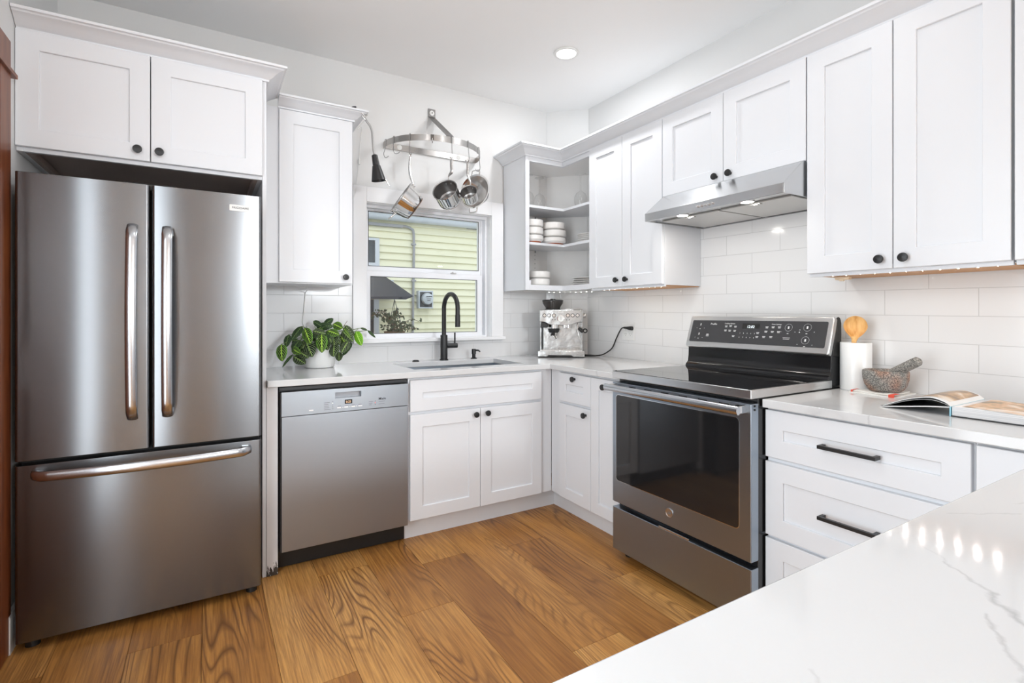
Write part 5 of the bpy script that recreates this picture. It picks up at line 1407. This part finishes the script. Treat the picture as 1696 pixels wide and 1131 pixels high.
# ------------------------------------------------------------------ clip lamp on the narrow cabinet
LY = -0.352
t = thing('clip_lamp', 'black gooseneck clip lamp clamped to the crown molding left of the window', 'lamp', (0.528, LY, 2.31))
obj('clamp', B().flat([(0.522, -0.372, 2.306), (0.545, -0.335, 2.334)], (0, 0.6, 1), 0.030, 0.008).cyl((0.522, LY, 2.312), (0.540, LY, 2.288), 0.008, 0.0065), M['chrome2'], t, 0.002)
obj('clamp_screw', B().cyl((0.497, -0.30, 2.336), (0.488, -0.30, 2.366), 0.004).lathe([(0.0, 0), (0.014, 0.001), (0.014, 0.006), (0, 0.008)], (0.489, -0.30, 2.364), (-0.3, 0, 1), 16, False), M['dgrey'], t)
obj('gooseneck', B().tube(bez([(0.532, LY, 2.304), (0.545, LY, 2.284), (0.566, LY, 2.258), (0.577, LY, 2.225), (0.5805, LY, 2.170), (0.586, LY, 2.120), (0.590, LY, 2.095)], 8), 0.0062, 12), mat('grey_gooseneck', (0.36, 0.355, 0.35), 0.4, 0.6), t, angle=60)
sd = Vector((0.024, 0, -0.140)).normalized()
s_ = obj('lamp_shade', B().lathe([(0.012, -0.004), (0.0165, 0.0), (0.0195, 0.055), (0.0225, 0.058), (0.0395, 0.139), (0.0400, 0.141), (0.0385, 0.141), (0.0215, 0.062)], (0.590, LY, 2.100), sd, 36, False), M['black'], t)
obj('bulb', B().lathe([(0.014, 0.06), (0.024, 0.09), (0.026, 0.105), (0.018, 0.125), (0.0, 0.130)], (0.590, LY, 2.100), sd, 20, False), M['white'], s_)
obj('switch_rod', B().tube([(0.645, LY, 1.985), (0.674, LY, 1.940)], 0.003, 8), M['chrome2'], t)
obj('lamp_cord', B().tube(bez([(0.540, LY, 2.292), (0.520, -0.25, 2.27), (0.600, -0.03, 2.36), (0.602, -0.012, 2.30), (0.596, -0.010, 2.245), (0.591, -0.010, 2.152), (0.577, -0.012, 2.025), (0.562, -0.026, 1.95), (0.515, -0.026, 1.80), (0.485, -0.012, 1.60)], 8), 0.0016, 6), M['white'], t, angle=80)
obj('cord_switch', B().box(0.585, 0.598, -0.020, -0.006, 2.135, 2.170), M['white'], t, 0.004)

# ------------------------------------------------------------------ dishes in the corner cabinet
def bowl(label, x, y, z, r, h, group, foot=False):
    if foot: pr = [(0.0, 0.0), (r * 0.72, 0.0), (r * 0.76, 0.006), (r * 0.80, 0.012), (r * 0.95, 0.020), (r, 0.026), (r, h), (r - 0.003, h + 0.001), (r - 0.006, h - 0.004), (r - 0.01, 0.02), (0.0, 0.012)]
    else: pr = [(0.0, 0.0), (r * 0.80, 0.0), (r * 0.97, 0.010), (r, 0.022), (r * 0.985, h), (r - 0.005, h + 0.0005), (r - 0.010, 0.016), (0.0, 0.010)]
    t = thing('bowl', label, 'bowl', (x, y, z), group)
    obj('bowl_body', B().lathe(pr, (x, y, z), ZP, 40, False), M['bowl'], t)
    if foot: obj('bare_foot', B().lathe([(0.0, -0.0002), (r * 0.725, -0.0002), (r * 0.765, 0.0060), (r * 0.805, 0.0121)], (x, y, z), ZP, 40, False), M['terra'], t)
    return t
Z1 = 1.7025
pos3 = ['bottom', 'middle', 'top']
for k in range(3):
    bowl('white bowl at the %s of the left stack on the middle cabinet shelf' % pos3[k], 1.738, -0.212, Z1 + 0.0545 * k + 0.0005, 0.077 - 0.001 * (k == 2), 0.0515, 'white bowls stacked on the middle shelf', k == 0)
for k in range(3):
    bowl('white bowl at the %s of the central stack on the middle cabinet shelf' % pos3[k], 1.930 + 0.003 * (k == 1) - 0.004 * (k == 2), -0.196, Z1 + 0.0535 * k + 0.0005, 0.090 - 0.002 * (k == 2), 0.0505, 'white bowls stacked on the middle shelf', k == 0)
for k in range(2):
    bowl('cream bowl at the %s of the pair on the lowest cabinet shelf' % ('bottom' if k == 0 else 'top'), 1.806, -0.196, 1.4085 + 0.0515 * k, 0.0765 + 0.002 * k, 0.049, 'cream bowls on the lowest shelf')
def plate(label, x, y, z, r, group):
    o = obj('plate', B().lathe([(0.0, 0.0), (r * 0.62, 0.0), (r * 0.70, 0.003), (r * 0.96, 0.010), (r, 0.0125), (r * 0.985, 0.0140), (r * 0.70, 0.0065), (0.0, 0.0045)], (x, y, z), ZP, 44, False), M['bowl'])
    return tag(o, label, 'plate', group)
for k in range(5): plate('small white plate, %s of five in the stack on the middle cabinet shelf' % ['lowest', 'second', 'third', 'fourth', 'topmost'][k], 2.085, -0.435, Z1 + 0.0005 + 0.0118 * k, 0.098, 'small plates on the middle shelf')
for k in range(4): plate('white dinner plate, %s of four in the stack on the lowest cabinet shelf' % ['lowest', 'second', 'third', 'topmost'][k], 2.085, -0.430, 1.4085 + 0.0132 * k, 0.128, 'dinner plates on the lowest shelf')
def wineglass(label, x, y, z, s):
    # upside down: rim on the shelf, foot on top
    pr = [(0.031, 0.0), (0.038, 0.03), (0.043, 0.06), (0.041, 0.085), (0.030, 0.108), (0.012, 0.120), (0.0048, 0.130), (0.0040, 0.20), (0.006, 0.228), (0.016, 0.233), (0.035, 0.2365), (0.035, 0.238), (0.0, 0.239)]
    o = obj('wine_glass', B().lathe([(r * s, h * s) for r, h in pr], (x, y, z), ZP, 36, False), M['glass'], angle=60)
    return tag(o, label, 'wine glass', 'upside-down wine glasses')
ZG = 1.9567
wineglass('upside-down wine glass nearest the left side of the top cabinet shelf', 1.735, -0.165, ZG, 1.0)
wineglass('upside-down wine glass second from the left on the top cabinet shelf', 1.848, -0.140, ZG, 1.0)
wineglass('upside-down tall wine glass left of the pair at the right of the top shelf', 2.078, -0.325, ZG, 1.08)
wineglass('upside-down wine glass mostly hidden at the right end of the top shelf', 2.135, -0.420, ZG, 1.0)

# ------------------------------------------------------------------ right counter: crock, spoon, mortar, towel, cookbook
CK = Vector((2.147, -2.0965, ZR))
t = thing('utensil_crock', 'tall white cylindrical utensil crock right of the range', 'crock', CK)
obj('crock_body', B().lathe([(0.0, 0.0), (0.055, 0.0), (0.0575, 0.003), (0.0575, 0.198), (0.0565, 0.200), (0.053, 0.199), (0.053, 0.01), (0.0, 0.008)], CK, ZP, 48, False), M['ceram'], t)
sp_ = B()
# spoon: bowl facing the room, handle inside the crock
sc = Vector((2.120, -2.108, 1.158)); fn = Vector((-0.80, -0.55, 0.10)).normalized(); su = Vector((0.10, -0.02, 1)); su = (su - fn * su.dot(fn)).normalized(); sr = su.cross(fn).normalized()
NR, NA = 7, 40
vs = []
for side in (0, 1):
    for i in range(NR + 1):
        r = i / NR
        for k in range(NA):
            a = 2 * PI * k / NA
            px, py = 0.0430 * r * math.cos(a), 0.0440 * r * math.sin(a)
            if py < 0: px *= 1 - 0.42 * (py / -0.044) ** 1.6; py *= 1.22
            dep = -0.020 * (1 - r * r) - side * 0.0045
            vs.append(sc + sr * px + su * py + fn * dep)
fs = []
for side in (0, 1):
    o0 = side * (NR + 1) * NA
    for i in range(NR):
        for k in range(NA):
            kk = (k + 1) % NA
            fs.append((o0 + i * NA + k, o0 + i * NA + kk, o0 + (i + 1) * NA + kk, o0 + (i + 1) * NA + k))
o1 = NR * NA; o2 = (NR + 1) * NA + NR * NA
for k in range(NA): fs.append((o1 + k, o1 + (k + 1) % NA, o2 + (k + 1) % NA, o2 + k))
t = thing('wooden_spoon', 'golden wooden spoon standing in the white crock', 'spoon', sc)
obj('spoon_bowl', B().add(vs, fs), M['spoon'], t, angle=60)
hb = [sc - su * 0.044 - fn * 0.004, sc - su * 0.056 - fn * 0.004, sc - su * 0.075 - fn * 0.003, Vector((2.150, -2.100, 0.99)), Vector((2.165, -2.092, ZR + 0.012))]
obj('spoon_handle', B().tube(bez(hb, 6), [0.020, 0.018, 0.016, 0.014, 0.013, 0.012, 0.011] + [0.009] * 20, 12, True, 0.0055, sr) if False else B().tube(bez(hb, 6), [0.0165 - 0.0075 * min(1, k / 8) for k in range(25)], 12, True, 0.0055, sr), M['spoon'], t, angle=60)

# folded towel
TZ = ZR
t = thing('dish_towel', 'folded white dish towel with red stripes under the mortar', 'towel', (2.11, -2.20, TZ))
def sheet(b, corners, z, th, wob=0.0015, n=10, seed=0):
    rnd = random.Random(seed); top = []; bot = []
    A, Bq, Cq, Dq = [Vector((x, y, 0)) for x, y in corners]
    ph = [rnd.uniform(0, 6) for _ in range(4)]
    for i in range(n + 1):
        for j in range(n + 1):
            s, r = i / n, j / n
            p = (A * (1 - s) + Bq * s) * (1 - r) + (Dq * (1 - s) + Cq * s) * r
            e = min(s, 1 - s, r, 1 - r)
            h = wob * (math.sin(s * 9 + ph[0]) + math.sin(r * 8 + ph[1]) + math.sin((s + r) * 6 + ph[2]))
            edge = th * (0.62 + 0.38 * min(1, e / 0.12))
            top.append((p.x, p.y, z + edge + max(h, -th * 0.3) * min(1, e / 0.1 + 0.3))); bot.append((p.x, p.y, z))
    k = n + 1; N_ = k * k; fs = []
    for i in range(n):
        for j in range(n):
            fs.append((i * k + j, (i + 1) * k + j, (i + 1) * k + j + 1, i * k + j + 1))
            fs.append((N_ + i * k + j, N_ + i * k + j + 1, N_ + (i + 1) * k + j + 1, N_ + (i + 1) * k + j))
    for i in range(n):
        for (a, c) in ((i * k, (i + 1) * k), ((i + 1) * k + n, i * k + n), (i + 1, i), (n * k + i, n * k + i + 1)):
            fs.append((a, c, N_ + c, N_ + a))
    return b.add(top + bot, fs)
tc = [(2.040, -2.118), (2.195, -2.135), (2.215, -2.285), (2.020, -2.292)]
obj('lower_fold', sheet(B(), tc, TZ + 0.0002, 0.0055, 0.0007, seed=1), M['fabric'], t, angle=80)
tc2 = [(2.046, -2.126), (2.190, -2.142), (2.208, -2.268), (2.030, -2.280)]
obj('upper_fold', sheet(B(), tc2, TZ + 0.0062, 0.0050, 0.0007, seed=2), M['fabric'], t, angle=80)
for (a, c) in (((2.0205, -2.270), (2.0200, -2.2900)), ((2.0395, -2.128), (2.0390, -2.136))):
    rs = B().add([(a[0] - 0.0006, a[1], TZ + 0.0008), (c[0] - 0.0006, c[1], TZ + 0.0008), (c[0] - 0.0006, c[1], TZ + 0.0115), (a[0] - 0.0006, a[1], TZ + 0.0115), (a[0] + 0.05, a[1], TZ + 0.0122), (c[0] + 0.05, c[1], TZ + 0.0122)], [(0, 1, 2, 3), (3, 2, 5, 4)])
    obj('red_stripe', rs, M['red'], t, fix=False)
MC = Vector((2.112, -2.222, TZ + 0.0118))
t = thing('mortar', 'round speckled granite mortar bowl on the folded towel', 'mortar', MC)
obj('mortar_bowl', B().lathe([(0.0, 0.0), (0.048, 0.0), (0.058, 0.006), (0.070, 0.026), (0.0765, 0.050), (0.078, 0.075), (0.0765, 0.0825), (0.072, 0.084), (0.064, 0.080), (0.056, 0.050), (0.035, 0.025), (0.0, 0.018)], MC, ZP, 56, False), M['mortar'], t)
p0_ = MC + Vector((0.012, 0.030, 0.040)); p1_ = Vector((2.040, -2.318, 1.036)); p1_ = MC + Vector((-0.040, -0.128, 0.134))
dd = (p1_ - p0_); Ld = dd.length
o = obj('pestle', B().lathe([(0.0, 0.0), (0.014, 0.002), (0.020, 0.010), (0.021, 0.035), (0.0185, 0.075), (0.0185, Ld - 0.02), (0.0175, Ld - 0.006), (0.012, Ld), (0.0, Ld)], p0_, dd, 32, False), M['pestle'])
tag(o, 'speckled grey granite pestle leaning out of the mortar', 'pestle')

# open cookbook
BX0, BX1 = 1.777, 2.052; BS = -2.5435
t = thing('cookbook', 'open cookbook with food photos lying on the right counter', 'book', (1.9, -2.54, ZR))
blk = B().prism_x([(BS - 0.002, ZR + 0.004), (BS - 0.197, ZR + 0.004), (BS - 0.195, ZR + 0.026), (BS - 0.12, ZR + 0.030), (BS - 0.04, ZR + 0.033), (BS - 0.002, ZR + 0.031)], BX0, BX1)
obj('page_block', blk, M['pages'], t, angle=20)
obj('back_cover', B().box(BX0 - 0.004, BX1 + 0.004, BS - 0.201, BS, ZR + 0.0003, ZR + 0.0035), M['coverin'], t, 0.0008)
obj('spine', B().box(BX0 - 0.003, BX1 + 0.003, BS, BS + 0.0045, ZR + 0.0003, ZR + 0.031), M['blue'], t, 0.001)
def yz(pts, th):
    """thin sheet profile in y-z with thickness th (downward)"""
    P = bez([Vector((0, a, c)) for a, c in pts], 8)
    up = [(p.y, p.z) for p in P]; dn = [(p.y, p.z - th) for p in P]
    return up + dn[::-1]
cov = [(BS + 0.003, ZR + 0.0300), (BS + 0.06, ZR + 0.0240), (BS + 0.13, ZR + 0.0130), (BS + 0.196, ZR + 0.0035)]
def ribbon_x(pts, th, x0, x1):
    b = B(); P = bez([Vector((0, a, c)) for a, c in pts], 8); n = len(P); vs = []
    for p in P:
        for x in (x0, x1):
            vs.append((x, p.y, p.z)); vs.append((x, p.y, p.z - th))
    fs = []
    for i in range(n - 1):
        a = i * 4; c = a + 4
        fs += [(a, a + 2, c + 2, c), (a + 1, c + 1, c + 3, a + 3), (a, c, c + 1, a + 1), (a + 2, a + 3, c + 3, c + 2)]
    fs += [(0, 1, 3, 2), ((n - 1) * 4, (n - 1) * 4 + 2, (n - 1) * 4 + 3, (n - 1) * 4 + 1)]
    return b.add(vs, fs)
obj('front_cover', ribbon_x(cov, 0.0030, BX0 - 0.003, BX1 + 0.003), M['cover'], t)
obj('endpaper', ribbon_x([(a, c + 0.0012) for a, c in cov], 0.0010, BX0, BX1), M['coverin'], t)
pg = [(BS + 0.001, ZR + 0.0310), (BS + 0.018, ZR + 0.0445), (BS + 0.050, ZR + 0.0530), (BS + 0.085, ZR + 0.0480), (BS + 0.130, ZR + 0.0340), (BS + 0.188, ZR + 0.0065)]
lp = obj('lifted_page', ribbon_x(pg, 0.0022, BX0, BX1), M['cover'], t)
obj('page_underside', ribbon_x([(a, c - 0.0024) for a, c in pg], 0.0010, BX0 + 0.001, BX1 - 0.001), M['coverin'], t)
obj('loose_page', ribbon_x([(BS + 0.004, ZR + 0.0300), (BS + 0.020, ZR + 0.0380), (BS + 0.052, ZR + 0.0450), (BS + 0.09, ZR + 0.0400), (BS + 0.13, ZR + 0.0285), (BS + 0.180, ZR + 0.0070)], 0.0008, BX0 + 0.002, BX1 - 0.002), M['cover'], t)
P = bez([Vector((0, a, c)) for a, c in pg], 8)
P = [p for p in P if BS + 0.012 < p.y < BS + 0.150]
b = B()
for p in P:
    for x in (BX0 + 0.022, BX1 - 0.010): b.v.append((x, p.y, p.z + 0.0005))
b.f = [(2 * i, 2 * i + 1, 2 * i + 3, 2 * i + 2) for i in range(len(P) - 1)]
obj('page_photo', b, M['photoA'], lp, fix=False)
b = B(); prof = [(BS - 0.022, ZR + 0.0322), (BS - 0.04, ZR + 0.0336), (BS - 0.12, ZR + 0.0306), (BS - 0.194, ZR + 0.0266)]
for (a, c) in prof:
    for x in (BX0 + 0.012, BX1 - 0.012): b.v.append((x, a, c))
b.f = [(2 * i, 2 * i + 1, 2 * i + 3, 2 * i + 2) for i in range(len(prof) - 1)]
obj('page_photo', b, M['photoB'], t, fix=False)

# ------------------------------------------------------------------ outside: neighbouring house
NY = 4.0
struct('ground', B().box(-6, 9, 0.2, 9, -0.7, -0.6), M['ground'])
t = thing('neighbor_house', 'neighboring house with pale yellow clapboard siding outside the window', 'house', (2.5, NY, -0.6))
b = B(); zz = 2.5036; rows = []
while zz > -0.6: rows.append(zz); zz -= 0.1005
pf_ = [(NY + 0.12, 2.75), (NY, 2.75), (NY, 2.605)]
prof = []
z = 2.605
lst = [(NY + 0.012, z)]
while z > -0.55:
    z2 = z - 0.1005
    lst += [(NY - 0.020, z2 + 0.0), (NY - 0.018, z2 - 0.005), (NY + 0.012, z2 - 0.005)]
    z = z2
lst += [(NY + 0.15, z), (NY + 0.15, 2.605)]
obj('siding', B().prism_x(lst, -3.5, 8.0), M['siding'], t, angle=20)
obj('gutter', B().tube([(-3.5, NY - 0.10, 2.60), (8.0, NY - 0.10, 2.60)], 0.062, 20), M['gutter'], t)
obj('soffit', B().box(-3.5, 8.0, NY - 0.05, NY + 0.4, 2.606, 2.63), M['trimw'], t)
obj('roof', B().prism_x([(NY - 0.22, 2.665), (NY + 2.5, 3.9), (NY + 2.5, 3.98), (NY - 0.24, 2.70)], -3.5, 8.0), M['awning'], t)
wf = obj('house_window', B().frame((1.05, NY - 0.018, 1.885), XP, ZP, YN, 0.828, 0.40, (0.05, 0.06, 0.05, 0.035), 0.03), M['gutter'], t)
obj('window_pane', B().box(1.09, 1.83, NY - 0.022, NY - 0.016, 1.93, 2.26), M['winglass'], wf)
# porch roof and doorway
obj('porch_roof', B().add([(0.6, 3.0, 1.402), (2.040, 3.0, 1.438), (1.935, 3.0, 1.395), (0.6, 3.0, 1.395), (0.6, NY, 1.78), (1.96, NY, 1.76), (2.10, NY, 1.46), (0.6, NY, 1.40)], [(0, 3, 2, 1), (0, 1, 5, 4), (1, 2, 6), (1, 6, 5), (3, 7, 6, 2), (4, 5, 6, 7), (0, 4, 7, 3)]), M['awning'], t, angle=20)
obj('flashing', B().box(1.98, 2.09, NY - 0.03, NY - 0.01, 1.60, 1.70), M['gutter'], t)
obj('doorway', B().box(0.9, 1.80, NY - 0.03, NY - 0.012, -0.5, 1.42), M['awning'], t)
obj('corner_board', B().box(1.80, 1.872, NY - 0.05, NY - 0.012, -0.5, 1.42), M['gutter'], t)
obj('leader_bracket', B().box(3.26, 3.46, NY - 0.03, NY - 0.01, 2.540, 2.556).box(3.26, 3.285, NY - 0.03, NY - 0.01, 2.556, 2.572), M['conduit'], t)
t = thing('electric_conduit', 'grey electric conduit pipe on the yellow siding outside', 'conduit', (2.37, NY - 0.03, 0.5))
obj('pipe', B().tube(bez([(1.2, NY - 0.035, 2.478), (1.9, NY - 0.035, 2.486), (2.22, NY - 0.035, 2.488), (2.34, NY - 0.035, 2.465), (2.388, NY - 0.035, 2.38), (2.388, NY - 0.035, 1.9), (2.376, NY - 0.035, 1.2), (2.36, NY - 0.035, -0.55)], 8), 0.019, 10), M['conduit'], t)
obj('service_cover', B().box(1.1, 2.22, NY - 0.055, NY - 0.014, 2.462, 2.504), M['conduit'], t, 0.004)
for z in (2.235, 1.70): obj('pipe_strap', B().box(2.355, 2.420, NY - 0.058, NY - 0.014, z - 0.012, z + 0.012), M['conduit'], t, 0.003)
t = thing('electric_meter', 'square grey electric meter with a round dial outside the window', 'meter', (2.553, NY - 0.05, 1.425))
obj('meter_box', B().frame((2.4396, NY - 0.09, 1.2945), XP, ZP, YN, 0.228, 0.262, (0.02,) * 4, 0.012).box(2.4396, 2.6676, NY - 0.09, NY - 0.012, 1.2945, 1.5565), M['gutter'], t, 0.003)
obj('inner_plate', B().box(2.460, 2.647, NY - 0.095, NY - 0.085, 1.315, 1.537), M['dgrey'], t)
dl = obj('glass_dial', B().lathe([(0.088, 0.0), (0.088, 0.02), (0.080, 0.055), (0.05, 0.068), (0.0, 0.070)], (2.570, NY - 0.095, 1.437), YN, 40, False), mat('pale_meter_glass', (0.55, 0.58, 0.62), 0.15), t)
db = B()
for (x, z, w_, h_) in ((-0.035, 0.022, 0.05, 0.012), (0.005, 0.026, 0.05, 0.012), (-0.03, -0.005, 0.07, 0.006), (-0.02, -0.03, 0.05, 0.008)):
    db.box(2.570 + x, 2.570 + x + w_, NY - 0.168, NY - 0.160, 1.437 + z, 1.437 + z + h_)
obj('dial_register', db, M['ink'], dl)
# hanging plant on the porch
t = thing('hanging_plant', 'leafy vine in a hanging basket beneath the dark porch roof outside', 'plant', (1.95, 3.5, 0.85))
hc = B()
for a in (0, 2.1, 4.2): hc.tube([(1.95, 3.5, 1.41), (1.95 + 0.12 * math.cos(a), 3.5 + 0.12 * math.sin(a), 0.98)], 0.004, 6)
obj('hanging_chain', hc, M['dgrey'], t)
obj('basket', B().lathe([(0.0, 0.0), (0.08, 0.0), (0.14, 0.12), (0.145, 0.13)], (1.95, 3.5, 0.85), ZP, 24, False), M['twig'], t)
rnd = random.Random(5); lb = B(); vb_ = B()
for k in range(26):
    a = rnd.uniform(0, 2 * PI); ln = rnd.uniform(0.12, 0.36); up_ = rnd.uniform(-0.02, 0.30)
    p = Vector((1.95, 3.5, 0.97)); pts = [p]
    for s in range(1, 6):
        q = s / 5
        pts.append(p + Vector((math.cos(a) * ln * q, math.sin(a) * ln * 0.6 * q, up_ * math.sin(q * 2.2) + rnd.uniform(-.012, .012))))
    vb_.tube(pts, 0.004, 5)
    for s in range(1, 6):
        for _ in range(2):
            c = pts[s] + Vector((rnd.uniform(-.03, .03), rnd.uniform(-.03, .03), rnd.uniform(-.03, .03)))
            d = Vector((rnd.uniform(-1, 1), rnd.uniform(-.4, .4), rnd.uniform(-1, .6))).normalized(); e = d.cross(Vector((rnd.uniform(-.5, .5), -1, rnd.uniform(-.5, .5)))).normalized()
            l_ = rnd.uniform(0.018, 0.032)
            lb.add([c - d * l_, c + e * l_ * 0.55, c + d * l_, c - e * l_ * 0.55], [(0, 1, 2, 3)])
obj('vine_stems', vb_, M['twig'], t)
lf = obj('foliage', lb, M['vine'], t, fix=False)
